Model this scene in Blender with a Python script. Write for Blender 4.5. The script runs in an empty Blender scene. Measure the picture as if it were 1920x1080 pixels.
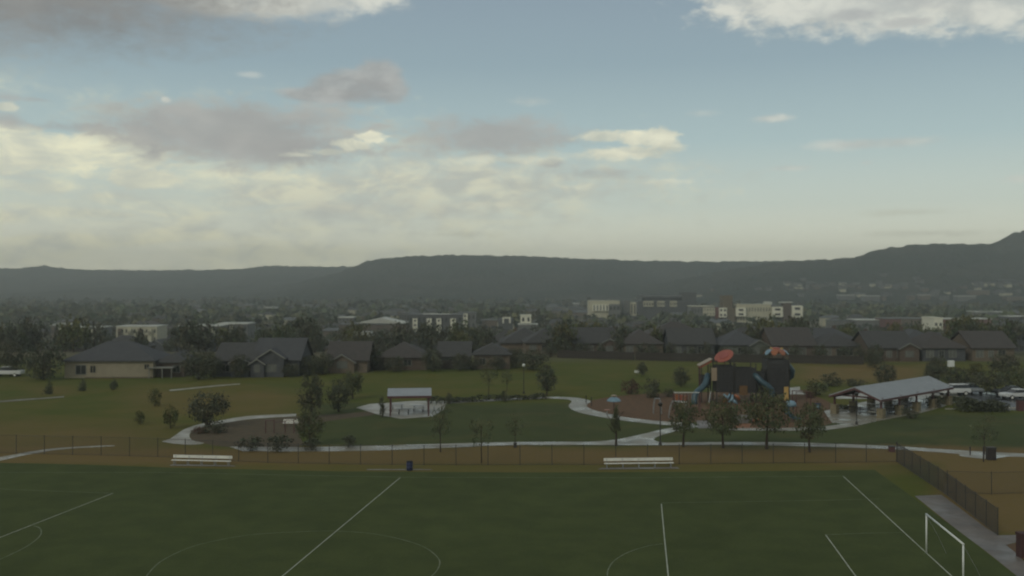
import bpy, bmesh, math, random
import numpy as np
from mathutils import Vector, Matrix
R = math.radians
random.seed(7); rng = np.random.default_rng(7)
S = bpy.context.scene; COL = S.collection

# ------------------------------------------------------------ camera, sky, sun, exposure
F, CX, HY, H = 1850.0, 960.0, 530.0, 17.0          # focal length in photo pixels, horizon row, eye height (m)
cam = bpy.data.cameras.new('camera'); camo = bpy.data.objects.new('camera', cam); COL.objects.link(camo)
cam.sensor_fit = 'HORIZONTAL'; cam.sensor_width = 36.0; cam.lens = 36.0 * F / 1920.0
cam.shift_y = -(540.0 - HY) / 1920.0
cam.clip_start = 0.5; cam.clip_end = 20000
camo.location = (0, 0, H); camo.rotation_euler = (R(90), 0, 0)
S.camera = camo
cam.dof.use_dof = True; cam.dof.focus_distance = 24.0                # a soft lens, focused a little short
cam.dof.aperture_fstop = (cam.lens / 1000.0) / (24.0 * 4.0 / F)
S.view_settings.view_transform = 'Standard'; S.view_settings.look = 'None'
S.view_settings.exposure = 0.0; S.view_settings.gamma = 1.0
try: S.view_settings.use_curve_mapping = False
except Exception: pass

SUN_EL, SUN_ROT = R(38), R(217)                    # behind the camera, to its left
W = bpy.data.worlds.new('World'); S.world = W; W.use_nodes = True
nt = W.node_tree; nt.nodes.clear()
SKY_STRENGTH = 0.1

class NT:
    """small helper to write node trees"""
    def __init__(s, t): s.t = t; s.n = t.nodes; s.l = t.links
    def new(s, typ, **kw):
        n = s.n.new(typ)
        for k, v in kw.items(): setattr(n, k, v)
        return n
    def put(s, sock, v):
        if hasattr(v, 'is_linked') or isinstance(v, bpy.types.NodeSocket): s.l.new(v, sock)
        else: sock.default_value = v
    def math(s, op, a, b=0.0, c=None, clamp=False):
        n = s.new('ShaderNodeMath', operation=op, use_clamp=clamp)
        s.put(n.inputs[0], a); s.put(n.inputs[1], b)
        if c is not None: s.put(n.inputs[2], c)
        return n.outputs[0]
    def mix(s, f, a, b):
        n = s.new('ShaderNodeMix', data_type='RGBA')
        s.put(n.inputs[0], f); s.put(n.inputs[6], a); s.put(n.inputs[7], b)
        return n.outputs[2]
    def smooth(s, v, lo, hi):
        n = s.new('ShaderNodeMapRange', interpolation_type='SMOOTHSTEP')
        s.put(n.inputs[0], v); n.inputs[1].default_value = lo; n.inputs[2].default_value = hi
        return n.outputs[0]
    def noise(s, vec, scale, detail=4.0, rough=0.55, dist=0.0, out=0):
        n = s.new('ShaderNodeTexNoise')
        if vec is not None: s.put(n.inputs['Vector'], vec)
        n.inputs['Scale'].default_value = scale; n.inputs['Detail'].default_value = detail
        n.inputs['Roughness'].default_value = rough; n.inputs['Distortion'].default_value = dist
        return n.outputs[out]
    def ramp(s, v, stops):
        n = s.new('ShaderNodeValToRGB'); s.put(n.inputs[0], v)
        e = n.color_ramp.elements
        while len(e) > len(stops): e.remove(e[-1])
        while len(e) < len(stops): e.new(0.5)
        for k, (p, c) in enumerate(stops): e[k].position = p; e[k].color = (*c, 1)
        return n.outputs[0]

def build_sky():
    g = NT(nt)
    tc = g.new('ShaderNodeTexCoord').outputs['Generated']
    sep = g.new('ShaderNodeSeparateXYZ'); g.put(sep.inputs[0], tc)
    az = g.math('ARCTAN2', sep.outputs[0], sep.outputs[1])
    el = g.math('ARCSINE', sep.outputs[2])
    comb = g.new('ShaderNodeCombineXYZ'); g.put(comb.inputs[0], az); g.put(comb.inputs[1], g.math('MULTIPLY', el, 2.0))
    v2 = comb.outputs[0]
    n_big = g.noise(v2, 9.0, 5, 0.55, 0.2)
    n_mid = g.noise(v2, 24.0, 6, 0.6, 0.3)
    n_fine = g.noise(v2, 60.0, 6, 0.62, 0.2)
    nz = g.math('ADD', g.math('MULTIPLY', g.math('SUBTRACT', n_mid, 0.5), 1.0), g.math('MULTIPLY', g.math('SUBTRACT', n_fine, 0.5), 0.55))
    nz = g.math('ADD', nz, g.math('MULTIPLY', g.math('SUBTRACT', n_big, 0.5), 0.7))
    nz = g.math('ADD', nz, g.math('MULTIPLY', g.math('SUBTRACT', g.noise(v2, 42.0, 5, 0.6, 0.8), 0.5), 0.8))
    sky = g.new('ShaderNodeTexSky', sky_type='NISHITA'); sky.sun_disc = False
    sky.sun_elevation = SUN_EL; sky.sun_rotation = SUN_ROT; sky.air_density = 1.0; sky.dust_density = 3.0; sky.ozone_density = 1.0
    k = 1.0 / SKY_STRENGTH
    sc = lambda c: tuple(x * k for x in c) + (1,)
    # milky air between the clouds, paler and yellower towards the horizon
    t = g.math('DIVIDE', el, R(20), clamp=True)
    milk = g.ramp(t, [(0.0, (1.28, 1.22, .90)), (0.10, (1.05, 1.05, .83)), (0.22, (.72, .80, .70)), (0.40, (.465, .60, .605)), (0.62, (.315, .425, .475)), (0.85, (.265, .345, .41)), (1.0, (.24, .315, .385))])
    vm = g.new('ShaderNodeMix', data_type='RGBA', blend_type='MULTIPLY'); vm.inputs[0].default_value = 1.0
    g.put(vm.inputs[6], milk); vm.inputs[7].default_value = (k, k, k, 1)
    col = g.mix(0.93, sky.outputs[0], vm.outputs[2])

    grp = bpy.data.node_groups.new('cloud_patch', 'ShaderNodeTree')
    for nm in ('az', 'el', 'noise', 'az0', 'el0', 'wa', 'we', 'ragged', 'soft', 'amount'):
        grp.interface.new_socket(nm, in_out='INPUT', socket_type='NodeSocketFloat')
    grp.interface.new_socket('mask', in_out='OUTPUT', socket_type='NodeSocketFloat')
    q = NT(grp); gi = q.new('NodeGroupInput').outputs; go = q.new('NodeGroupOutput')
    dx = q.math('DIVIDE', q.math('SUBTRACT', gi[0], gi[3]), gi[5]); dy = q.math('DIVIDE', q.math('SUBTRACT', gi[1], gi[4]), gi[6])
    d = q.math('SQRT', q.math('ADD', q.math('MULTIPLY', dx, dx), q.math('MULTIPLY', dy, dy)))
    v = q.math('ADD', q.math('SUBTRACT', 1.0, d), q.math('MULTIPLY', gi[2], gi[7]))
    v = q.math('DIVIDE', v, gi[8], clamp=True)
    v = q.math('MULTIPLY', q.math('MULTIPLY', v, v), q.math('SUBTRACT', 3.0, q.math('MULTIPLY', v, 2.0)))
    q.put(go.inputs[0], q.math('MULTIPLY', v, gi[9]))
    def patch(px, py, wx, wy, ragged=1.2, soft=0.6, amount=1.0):
        n = g.new('ShaderNodeGroup'); n.node_tree = grp
        a0 = math.atan((px - CX) / F); e0 = math.atan((HY - py) / math.hypot(F, px - CX))
        for i, x in enumerate((az, el, nz, a0, e0, wx / F, wy / F, ragged, soft, amount)): g.put(n.inputs[i], x)
        return n.outputs[0]
    def layer(col, mask, c1, c2, nn=None, lo=0.35, hi=0.65):
        c = g.mix(g.smooth(nn if nn is not None else n_mid, lo, hi), sc(c1), sc(c2))
        return g.mix(mask, col, c)
    GREY = ((.375, .378, .368), (.47, .47, .445)); DARK = ((.225, .228, .225), (.285, .285, .275))
    PALE = ((.66, .68, .57), (1.02, .99, .71)); WHITE = ((.54, .565, .53), (.74, .75, .67)); WARM = ((.60, .62, .52), (1.0, .97, .74))
    # overcast deck outside the part of the sky in view
    up = g.smooth(el, R(15.5), R(26)); side = g.math('MAXIMUM', g.smooth(g.math('ABSOLUTE', az), R(29), R(45)), up)
    deck = g.smooth(g.noise(tc, 3.0, 6, 0.55, 0.3), 0.36, 0.60)
    col = layer(col, g.math('MULTIPLY', g.math('MULTIPLY', deck, side), 0.9), (.26, .265, .265), (.46, .475, .455), n_big)
    # pale streaky bank low over the west
    cs = g.new('ShaderNodeCombineXYZ'); g.put(cs.inputs[0], az); g.put(cs.inputs[1], g.math('MULTIPLY', el, 4.5)); v3 = cs.outputs[0]
    n_str = g.noise(v3, 8.0, 6, 0.55, 0.7); n_puff = g.math('ADD', g.math('MULTIPLY', g.noise(v2, 21.0, 7, 0.58, 0.5), .65), g.math('MULTIPLY', n_str, .35))
    streak = g.smooth(n_str, 0.38, 0.62)
    low = g.math('MULTIPLY', patch(120, 390, 1300, 250, 0.7, 0.9, 0.85), g.math('ADD', 0.25, g.math('MULTIPLY', streak, 0.75)))
    col = layer(col, low, (.60, .62, .54), (.95, .92, .65), n_puff, 0.40, 0.60)
    col = layer(col, patch(860, 345, 560, 95, 0.9, 1.0, 0.8), (.56, .57, .50), (.84, .82, .62), n_puff, 0.42, 0.62)
    for a in ((100, 282, 250, 46, 1.3, 0.45, 0.85), (265, 333, 90, 20, 1.0, 0.4, 0.9), (60, 350, 130, 14, 1.2, 0.7, 0.6), (500, 330, 200, 14, 1.7, 1.0, 0.45), (20, 300, 70, 30, 1.2, .5, .7)): col = layer(col, patch(*a), *PALE, n_puff)
    col = layer(col, patch(680, 395, 360, 50, 1.0, 1.2, 0.5), (.52, .535, .50), (.60, .605, .54), n_str)
    # grey cumulus bases
    for a in ((425, 245, 330, 72, 0.8, 0.65, 0.92), (500, 285, 210, 45, 0.9, 0.8, 0.8), (150, 240, 130, 13, 1.3, 0.8, 0.6), (600, 215, 120, 28, .9, .9, .5),
              (925, 257, 240, 48, 0.9, 0.75, 0.85), (1035, 305, 40, 12, 1.4, 0.8, 0.6), (1140, 325, 120, 14, 1.3, 1.0, 0.5), (960, 305, 50, 9, 1.4, 1.0, 0.4),
              (10, 182, 26, 9, 1.3, 0.9, 0.6), (75, 187, 40, 6, 1.6, 1.0, 0.5), (15, 225, 45, 16, 1.2, .9, .7)): col = layer(col, patch(*a), *GREY, n_big)
    for a in ((600, 178, 95, 17, 0.6, 0.5, 0.9), (645, 162, 75, 34, 0.55, 0.45, 0.9), (708, 145, 52, 42, 0.5, 0.45, 0.92), (735, 165, 40, 32, .6, .5, .85)): col = layer(col, patch(*a), (.36, .37, .365), (.47, .485, .47), n_mid)
    col = layer(col, patch(690, 185, 90, 14, .6, .9, .6), (.33, .34, .34), (.36, .37, .365))
    # sunlit parts
    for a in ((1135, 256, 70, 15, 1.5, 0.6, 0.85), (1215, 262, 75, 20, 1.5, 0.5, 0.9), (1255, 276, 60, 12, 1.6, 0.7, 0.8), (1170, 284, 110, 15, 1.6, 0.7, 0.8), (1120, 292, 140, 14, 1.5, 0.9, 0.7), (1250, 340, 110, 9, 1.6, 0.9, 0.5), (1090, 350, 130, 9, 1.6, 1, .5),
              (905, 384, 70, 12, 1.0, .8, 0.6), (950, 300, 160, 12, 1.2, .8, .6), (610, 285, 60, 8, 1.5, 0.7, 0.7), (560, 290, 40, 6, 1.5, .8, .6), (700, 259, 36, 12, 1.4, 0.5, 0.9), (660, 270, 44, 11, 1.4, 0.5, 0.9), (12, 200, 20, 10, 1.5, 0.7, 0.8)): col = layer(col, patch(*a), *WARM, n_puff)
    for a in ((311, 187, 12, 7, 0.5, 0.6, 0.9), (466, 140, 32, 8, 0.9, 0.9, 0.4), (1450, 222, 46, 11, 0.8, 0.8, 0.75), (1600, 271, 100, 14, 0.8, 0.9, 0.75), (1700, 266, 90, 15, 0.9, 1.0, 0.6),
              (1485, 315, 60, 8, .8, 1.0, 0.6), (1000, 190, 55, 11, .9, 1.2, 0.45), (1320, 212, 40, 8, 1.5, 1.2, 0.35), (1625, 305, 16, 5, 1.3, 1, .45), (1910, 335, 30, 8, 1.4, 1, .5)): col = layer(col, patch(*a), *WHITE)
    for a in ((860, 440, 130, 9, 1.4, 1.2, 0.4), (1710, 398, 110, 9, 1.3, 1.2, 0.4), (1760, 437, 170, 9, 1.3, 1.2, 0.45)): col = layer(col, patch(*a), (.54, .54, .42), (.58, .57, .44))
    # the two big clouds at the top of the picture
    for a in ((470, -25, 330, 66, 0.5, 0.45, 0.95), (700, -22, 90, 40, 0.6, 0.5, 0.9)): col = layer(col, patch(*a), *WHITE, n_mid)
    col = layer(col, patch(0, -60, 640, 165, 0.55, 0.75, 0.97), *DARK, n_big)
    for a in ((1640, -30, 360, 100, 0.8, 0.45, 0.92), (1420, -20, 150, 50, 1.0, 0.5, 0.8), (1900, -10, 200, 75, .7, .5, .9)): col = layer(col, patch(*a), *WHITE, n_mid)
    for a in ((1830, -45, 240, 62, 0.8, 0.9, 0.7), (1600, 28, 60, 14, 1.5, .9, .6), (1700, 42, 50, 10, 1.5, .9, .55)): col = layer(col, patch(*a), (.32, .37, .40), (.38, .40, .41), n_big)
    bg = g.new('ShaderNodeBackground'); g.put(bg.inputs[0], col); bg.inputs[1].default_value = SKY_STRENGTH
    out = g.new('ShaderNodeOutputWorld'); g.put(out.inputs[0], bg.outputs[0])
build_sky()
sl = bpy.data.lights.new('sun', 'SUN'); sl.energy = 0.75; sl.angle = R(14); sl.color = (1.0, .94, .80)
so = bpy.data.objects.new('sun', sl); COL.objects.link(so)
sv = Vector((math.sin(SUN_ROT) * math.cos(SUN_EL), math.cos(SUN_ROT) * math.cos(SUN_EL), math.sin(SUN_EL)))
so.rotation_euler = sv.to_track_quat('Z', 'Y').to_euler(); so.location = sv * 300
HAZE_DENSITY = 3.6e-4

# ------------------------------------------------------------ helpers
def terr(Y):
    """ground height: level playing field and park, then falling to the town in the valley"""
    def ss(a, b): t = min(1, max(0, (Y - a) / (b - a))); return t * t * (3 - 2 * t)
    return -14.0 * ss(222, 430) - 2.0 * ss(700, 1300)
def P(px, py, z=0.0):
    Y = F * (H - z) / (py - HY); return Vector(((px - CX) / F * Y, Y, z))
def XZ(px, py, Y):                                  # point of a picture position at a known distance
    return Vector(((px - CX) / F * Y, Y, H - (py - HY) / F * Y))
def G(px, py):
    """meets the ground along the line of sight"""
    Y = F * H / max(py - HY, 3)
    for _ in range(60):
        Yn = F * (H - terr(Y)) / max(py - HY, 3); Y = 0.5 * Y + 0.5 * Yn
    return Vector(((px - CX) / F * Y, Y, terr(Y)))

MATS = {}
def mat(name, c1, c2=None, scale=1.0, rough=0.8, bump=0.0, spec=0.3, metal=0.0, detail=5, attr=False, bscale=None, coords='Object', wet=None):
    if name in MATS: return MATS[name]
    m = bpy.data.materials.new(name); m.use_nodes = True; MATS[name] = m
    g = NT(m.node_tree); b = m.node_tree.nodes['Principled BSDF']
    tc = g.new('ShaderNodeTexCoord').outputs[coords]
    if c2 is None: c2 = tuple(x * 0.82 for x in c1)
    n1 = g.noise(tc, scale, detail, 0.6)
    col = g.mix(g.smooth(n1, 0.32, 0.68), (*c1, 1), (*c2, 1))
    if attr:
        a = g.new('ShaderNodeVertexColor', layer_name='tone').outputs[0]
        mm = g.new('ShaderNodeMix', data_type='RGBA', blend_type='MULTIPLY'); mm.inputs[0].default_value = 1
        g.put(mm.inputs[6], col); g.put(mm.inputs[7], a); col = mm.outputs[2]
    g.put(b.inputs['Base Color'], col)
    b.inputs['Roughness'].default_value = rough; b.inputs['Metallic'].default_value = metal
    b.inputs['Specular IOR Level'].default_value = spec
    if wet:
        g.put(b.inputs['Roughness'], g.math('ADD', wet[0], g.math('MULTIPLY', g.smooth(g.noise(tc, wet[2], 4), .35, .65), wet[1] - wet[0])))
    if bump:
        bn = g.new('ShaderNodeBump'); bn.inputs['Strength'].default_value = bump; bn.inputs['Distance'].default_value = 0.05
        g.put(bn.inputs['Height'], g.noise(tc, bscale or scale * 6, 4)); g.put(b.inputs['Normal'], bn.outputs[0])
    return m

def link(name, me, parent=None, loc=None):
    o = bpy.data.objects.new(name, me); COL.objects.link(o)
    if parent is not None: o.parent = parent
    if loc is not None: o.location = loc
    return o
def tag(o, label=None, cat=None, group=None, kind=None):
    if label: o['label'] = label
    if cat: o['category'] = cat
    if group: o['group'] = group
    if kind: o['kind'] = kind
    return o
def thing(name, label, cat, loc=(0, 0, 0), rz=0.0, group=None):
    o = bpy.data.objects.new(name, None); COL.objects.link(o)
    o.empty_display_size = .3; o.location = loc; o.rotation_euler = (0, 0, rz)
    return tag(o, label, cat, group)
def dup(root, loc, rz=0.0, scale=None, label=None, group=None):
    r = root.copy(); COL.objects.link(r); r.location = loc; r.rotation_euler = (0, 0, rz)
    if scale is not None: r.scale = scale if hasattr(scale, '__len__') else (scale,) * 3
    if label: r['label'] = label
    if group: r['group'] = group
    for ch in list(root.children):
        c = ch.copy(); COL.objects.link(c); c.parent = r
        for gch in ch.children:
            d = gch.copy(); COL.objects.link(d); d.parent = c
    return r

class MB:
    """collects boxes, tubes and prisms of one mesh"""
    def __init__(s): s.v = []; s.f = []; s.m = []
    def add(s, vs, fs, mi=0):
        o = len(s.v); s.v += [tuple(v) for v in vs]; s.f += [tuple(i + o for i in f) for f in fs]; s.m += [mi] * len(fs); return s
    def box(s, x0, x1, y0, y1, z0, z1, mi=0, rot=None):
        vs = [Vector((x, y, z)) for z in (z0, z1) for y in (y0, y1) for x in (x0, x1)]
        if rot: vs = [rot @ v for v in vs]
        return s.add(vs, [(0, 2, 3, 1), (4, 5, 7, 6), (0, 1, 5, 4), (2, 6, 7, 3), (0, 4, 6, 2), (1, 3, 7, 5)], mi)
    def bbox(s, x0, x1, y0, y1, z0, z1, b=0.02, mi=0):
        """box with chamfered vertical and top edges"""
        def ring(d, z): return [(x0 + d, y0, z), (x1 - d, y0, z), (x1, y0 + d, z), (x1, y1 - d, z), (x1 - d, y1, z), (x0 + d, y1, z), (x0, y1 - d, z), (x0, y0 + d, z)]
        c = ((x0 + x1) / 2, (y0 + y1) / 2)
        top = [(c[0] + (x - c[0]) * (1 - 2 * b / max(x1 - x0, 1e-6)), c[1] + (y - c[1]) * (1 - 2 * b / max(y1 - y0, 1e-6)), z1) for x, y, z in ring(b, z1)]
        vs = ring(b, z0) + ring(b, z1 - b) + top
        fs = [tuple(range(7, -1, -1)), tuple(range(16, 24))]
        for k in (0, 8):
            fs += [(k + i, k + (i + 1) % 8, k + 8 + (i + 1) % 8, k + 8 + i) for i in range(8)]
        return s.add(vs, fs, mi)
    def tube(s, pts, rad, n=8, mi=0, cap=True):
        pts = [Vector(p) for p in pts]; rad = rad if hasattr(rad, '__len__') else [rad] * len(pts)
        vs = []; fs = []; up = None
        for i, p in enumerate(pts):
            t = (pts[min(i + 1, len(pts) - 1)] - pts[max(i - 1, 0)]).normalized()
            if up is None: up = Vector((0, 0, 1)) if abs(t.z) < .9 else Vector((1, 0, 0))
            a = t.cross(up).normalized(); b = a.cross(t).normalized(); up = b
            for k in range(n):
                an = 2 * math.pi * k / n; vs.append(p + (a * math.cos(an) + b * math.sin(an)) * rad[i])
        for i in range(len(pts) - 1):
            for k in range(n):
                a0 = i * n + k; a1 = i * n + (k + 1) % n; fs.append((a0, a1, a1 + n, a0 + n))
        if cap: fs += [tuple(range(n - 1, -1, -1)), tuple(range((len(pts) - 1) * n, len(pts) * n))]
        return s.add(vs, fs, mi)
    def lathe(s, prof, n=16, mi=0, c=(0, 0)):
        vs = [(c[0] + r * math.cos(2 * math.pi * k / n), c[1] + r * math.sin(2 * math.pi * k / n), z) for r, z in prof for k in range(n)]
        fs = [(i * n + k, i * n + (k + 1) % n, (i + 1) * n + (k + 1) % n, (i + 1) * n + k) for i in range(len(prof) - 1) for k in range(n)]
        fs += [tuple(range(n - 1, -1, -1)), tuple(range((len(prof) - 1) * n, len(prof) * n))]
        return s.add(vs, fs, mi)
    def mesh(s, name, mats, smooth=False):
        me = bpy.data.meshes.new(name); me.from_pydata(s.v, [], s.f)
        for m in (mats if isinstance(mats, (list, tuple)) else [mats]): me.materials.append(m)
        if len(me.materials) > 1: me.polygons.foreach_set('material_index', s.m)
        if smooth: me.polygons.foreach_set('use_smooth', [True] * len(me.polygons))
        me.update(); return me
    def build(s, name, mats, parent=None, loc=None, smooth=False):
        return link(name, s.mesh(name, mats, smooth), parent, loc)

def quads_mesh(name, V, m, tone=None, n=4):
    """mesh of loose quads from a (k,4,3) array, with an optional colour per quad"""
    k = len(V); me = bpy.data.meshes.new(name)
    me.vertices.add(k * n); me.vertices.foreach_set('co', V.reshape(-1).astype(np.float32))
    me.loops.add(k * n); me.loops.foreach_set('vertex_index', np.arange(k * n, dtype=np.int32))
    me.polygons.add(k); me.polygons.foreach_set('loop_start', np.arange(0, k * n, n, dtype=np.int32))
    try: me.polygons.foreach_set('loop_total', np.full(k, n, dtype=np.int32))
    except Exception: pass
    if tone is not None:
        a = me.color_attributes.new('tone', 'FLOAT_COLOR', 'POINT')
        c = np.ones((k * n, 4), np.float32); c[:, :3] = np.repeat(tone, n, axis=0); a.data.foreach_set('color', c.reshape(-1))
    me.materials.append(m); me.update(calc_edges=True); me.validate(); return me

def leaf_quads(centres, size, flat=0.0):
    k = len(centres)
    a = rng.normal(size=(k, 3)); a[:, 2] *= (1 - flat); a /= np.linalg.norm(a, axis=1)[:, None]
    b = rng.normal(size=(k, 3)); b -= (b * a).sum(1)[:, None] * a; b /= np.linalg.norm(b, axis=1)[:, None]
    s = size * rng.uniform(.6, 1.3, (k, 1)) if np.isscalar(size) else size[:, None] * rng.uniform(.6, 1.3, (k, 1))
    a = a * s; b = b * s * rng.uniform(.5, .9, (k, 1))
    return np.stack([centres - a * .5, centres - b * .5, centres + a * .5, centres + b * .5], 1)

def crown_points(nclump, per, shape='round', spread=0.17):
    out = []
    while len(out) < nclump:
        p = rng.uniform(-1, 1, 3); p[2] = rng.uniform(0, 1); z = p[2]
        if shape == 'round': rr = math.sqrt(max(0, 1 - (2 * z - 1) ** 2)) ** .8
        elif shape == 'cone': rr = (1.02 - z) ** .8 * min(1, z * 6 + .3)
        elif shape == 'column': rr = min(1, (1 - z) * 4, z * 8 + .4)
        else: rr = math.sqrt(max(0, 1 - max(0, 2.6 * z - 1.3) ** 2 / 1.7)) * min(1, .55 + z * 1.5)   # bushy
        rho = math.hypot(p[0], p[1])
        if rho < rr * rng.uniform(.75, 1.0) and rho > rr * .25 * rng.uniform(0, 1): out.append(p)
    c = np.array(out); pts = np.repeat(c, per, 0) + rng.normal(size=(nclump * per, 3)) * np.array([spread, spread, spread * .5])
    pts[:, 2] = np.clip(pts[:, 2], 0.0, 1.08)
    tone = np.repeat(rng.uniform(.65, 1.35, (nclump, 1)), per, 0) * rng.uniform(.8, 1.2, (nclump * per, 1)) * np.ones((1, 3))
    tone[:, 0] *= np.repeat(rng.uniform(.85, 1.25, nclump), per)
    return pts, tone
# ------------------------------------------------------------ ground, hills, air
from mathutils import noise as MN
def band(v, a, b, s): return np.clip((v - a) / s + .5, 0, 1) * np.clip((b - v) / s + .5, 0, 1)

def build_ground():
    Ys = np.concatenate([np.arange(-320, 24, 14), np.arange(24, 232, 1.25), np.geomspace(232, 3600, 100)])
    nU = 321; U = np.linspace(-1, 1, nU)
    V = []
    for Y in Ys:
        w = 210 if Y < 232 else 210 + (Y - 232) * .76
        z = terr(Y)
        V.append(np.stack([U * w, np.full(nU, Y), np.full(nU, z)], 1))
    V = np.concatenate(V)
    nR = len(Ys); i = np.arange(nR - 1)[:, None] * nU + np.arange(nU - 1)[None]; i = i.reshape(-1)
    Q = np.stack([i, i + 1, i + nU + 1, i + nU], 1)
    far = V[:, 1] > 640
    V[far, 2] += np.array([3.0 * MN.noise((x / 160, y / 160, 0)) for x, y, _ in V[far]])
    me = bpy.data.meshes.new('ground'); me.from_pydata(V.tolist(), [], Q.tolist())
    Yc = np.maximum(V[:, 1], 20); px = V[:, 0] / Yc * F + CX; py = HY + F * (H - V[:, 2]) / Yc
    wob = np.array([MN.noise((x / 7, y / 5, 3)) + .6 * MN.noise((x / 2.4, y / 2.0, 5)) for x, y, _ in V])
    py2 = py + wob * 5
    dry = band(py2, 839, 872, 12) * .78
    dry = np.maximum(dry, band(px, 1755, 4000, 40) * band(py2, 862, 1004, 14) * .8)
    dry = np.maximum(dry, band(px, -3000, 330, 200) * band(py2, 795, 866, 40) * .6)
    dry = np.maximum(dry, band(px, 1500, 1740, 60) * band(py2, 683, 716, 14) * .7)
    dry = np.maximum(dry, band(px, 250, 560, 90) * band(py2, 728, 778, 26) * .45)
    dry = np.maximum(dry, band(px, 60, 130, 60) * band(py2, 722, 740, 10) * .5)
    dry = np.maximum(dry, band(py2, 870, 892, 10) * .35)
    dry = np.clip(dry + (wob > .25) * .12 * (py < 840), 0, 1)
    lush = np.maximum(band(px, 585, 1245, 30) * band(py2, 756, 836, 8), band(px, 1225, 4000, 24) * band(py2, 775, 850, 10))
    lush = np.maximum(lush, band(px, 1350, 1660, 20) * band(py2, 800, 838, 6))
    town = np.clip((V[:, 1] - 205) / 30, 0, 1)
    a = me.color_attributes.new('zone', 'FLOAT_COLOR', 'POINT')
    c = np.ones((len(V), 4), np.float32); c[:, 0] = dry; c[:, 1] = lush; c[:, 2] = town
    a.data.foreach_set('color', c.reshape(-1))
    m = bpy.data.materials.new('rough grass'); m.use_nodes = True; g = NT(m.node_tree); b = m.node_tree.nodes['Principled BSDF']
    tc = g.new('ShaderNodeTexCoord').outputs['Object']
    att = g.new('ShaderNodeVertexColor', layer_name='zone').outputs[0]; sp = g.new('ShaderNodeSeparateColor'); g.put(sp.inputs[0], att)
    n1 = g.noise(tc, .12, 6, .65); n2 = g.noise(tc, 1.3, 6, .7); n3 = g.noise(tc, .035, 3, .5)
    olive = g.mix(g.smooth(n1, .3, .7), (.084, .098, .020, 1), (.115, .106, .028, 1))
    olive = g.mix(g.math('MULTIPLY', g.smooth(n3, .42, .68), .6), olive, (.060, .086, .019, 1))
    lushc = g.mix(g.smooth(n1, .3, .7), (.074, .086, .032, 1), (.058, .070, .028, 1))
    dryc = g.mix(g.smooth(n2, .32, .68), (.235, .132, .060, 1), (.165, .116, .050, 1))
    townc = g.mix(g.smooth(n3, .35, .65), (.075, .078, .042, 1), (.15, .13, .085, 1))
    col = g.mix(sp.outputs[1], olive, lushc)
    df = g.math('MULTIPLY', sp.outputs[0], g.math('ADD', .55, g.math('MULTIPLY', g.smooth(n2, .3, .7), .6)), clamp=True)
    col = g.mix(df, col, dryc); col = g.mix(sp.outputs[2], col, townc)
    spk = g.math('ADD', .72, g.math('MULTIPLY', g.noise(tc, 6.0, 3, .7), .56))
    mm = g.new('ShaderNodeMix', data_type='RGBA', blend_type='MULTIPLY'); mm.inputs[0].default_value = 1; g.put(mm.inputs[6], col)
    cc = g.new('ShaderNodeCombineColor'); [g.put(cc.inputs[k], spk) for k in range(3)]; g.put(mm.inputs[7], cc.outputs[0])
    g.put(b.inputs['Base Color'], mm.outputs[2]); b.inputs['Roughness'].default_value = .95; b.inputs['Specular IOR Level'].default_value = .05
    bn = g.new('ShaderNodeBump'); bn.inputs['Strength'].default_value = .8; bn.inputs['Distance'].default_value = .12
    g.put(bn.inputs['Height'], g.noise(tc, 3.0, 5, .7)); g.put(b.inputs['Normal'], bn.outputs[0])
    me.materials.append(m); me.update()
    return tag(link('ground', me), 'rough olive and brown grass of the park and valley floor', kind='structure')
build_ground()

def hill_mat():
    m = bpy.data.materials.new('wooded slope'); m.use_nodes = True; g = NT(m.node_tree); b = m.node_tree.nodes['Principled BSDF']
    tc = g.new('ShaderNodeTexCoord').outputs['Object']
    n1 = g.noise(tc, .008, 7, .65, .4); n2 = g.noise(tc, .06, 4, .7)
    col = g.mix(g.smooth(n1, .38, .66), (.030, .036, .024, 1), (.060, .058, .042, 1))
    col = g.mix(g.math('MULTIPLY', g.smooth(n2, .45, .7), .5), col, (.018, .024, .016, 1))
    g.put(b.inputs['Base Color'], col); b.inputs['Roughness'].default_value = 1.0; b.inputs['Specular IOR Level'].default_value = 0.05
    bn = g.new('ShaderNodeBump'); bn.inputs['Strength'].default_value = .7; bn.inputs['Distance'].default_value = 6
    g.put(bn.inputs['Height'], n2); g.put(b.inputs['Normal'], bn.outputs[0])
    return m
HM = hill_mat()
def hill(label, ridge, Yr, Yf, seed, x0=-700, x1=2620, zf=-21):
    xs = np.array([p[0] for p in ridge], float); ys = np.array([p[1] for p in ridge], float)
    n = 620; pxs = np.linspace(x0, x1, n); zr = H - (np.interp(pxs, xs, ys) - HY) / F * Yr
    rows = 46; verts = []
    for r in range(rows + 8):
        t = r / (rows - 1)
        Y = Yf + (Yr - Yf) * t
        if t <= 1: s = t ** 1.35 * (1 - .10 * math.sin(math.pi * t))
        else: s = 1 - ((t - 1) / .17) ** 1.4 * .6
        for k in range(n):
            X = (pxs[k] - CX) / F * Yr * (1 if t > 1 else (.80 + .20 * t))
            gul = MN.noise((X / 230 + seed, Y / 480, 1.3)) * .12 + MN.noise((X / 80 + seed, Y / 140, 7.1)) * .05
            tt = min(t, 1)
            z = zf + (zr[k] - zf) * max(0, s + gul * math.sin(math.pi * min(tt, 1)) * .9)
            z += (MN.noise((X / 9, Y / 9, seed)) * 2.6 + abs(MN.noise((X / 24, Y / 24, seed))) * 3.0) * min(1, t * 3)
            verts.append((X, Y, z))
    R_ = rows + 8; f = [(r * n + k, r * n + k + 1, (r + 1) * n + k + 1, (r + 1) * n + k) for r in range(R_ - 1) for k in range(n - 1)]
    me = bpy.data.meshes.new('hills'); me.from_pydata(verts, [], f); me.materials.append(HM); me.update()
    return tag(link('hills', me), label, kind='structure')
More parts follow.
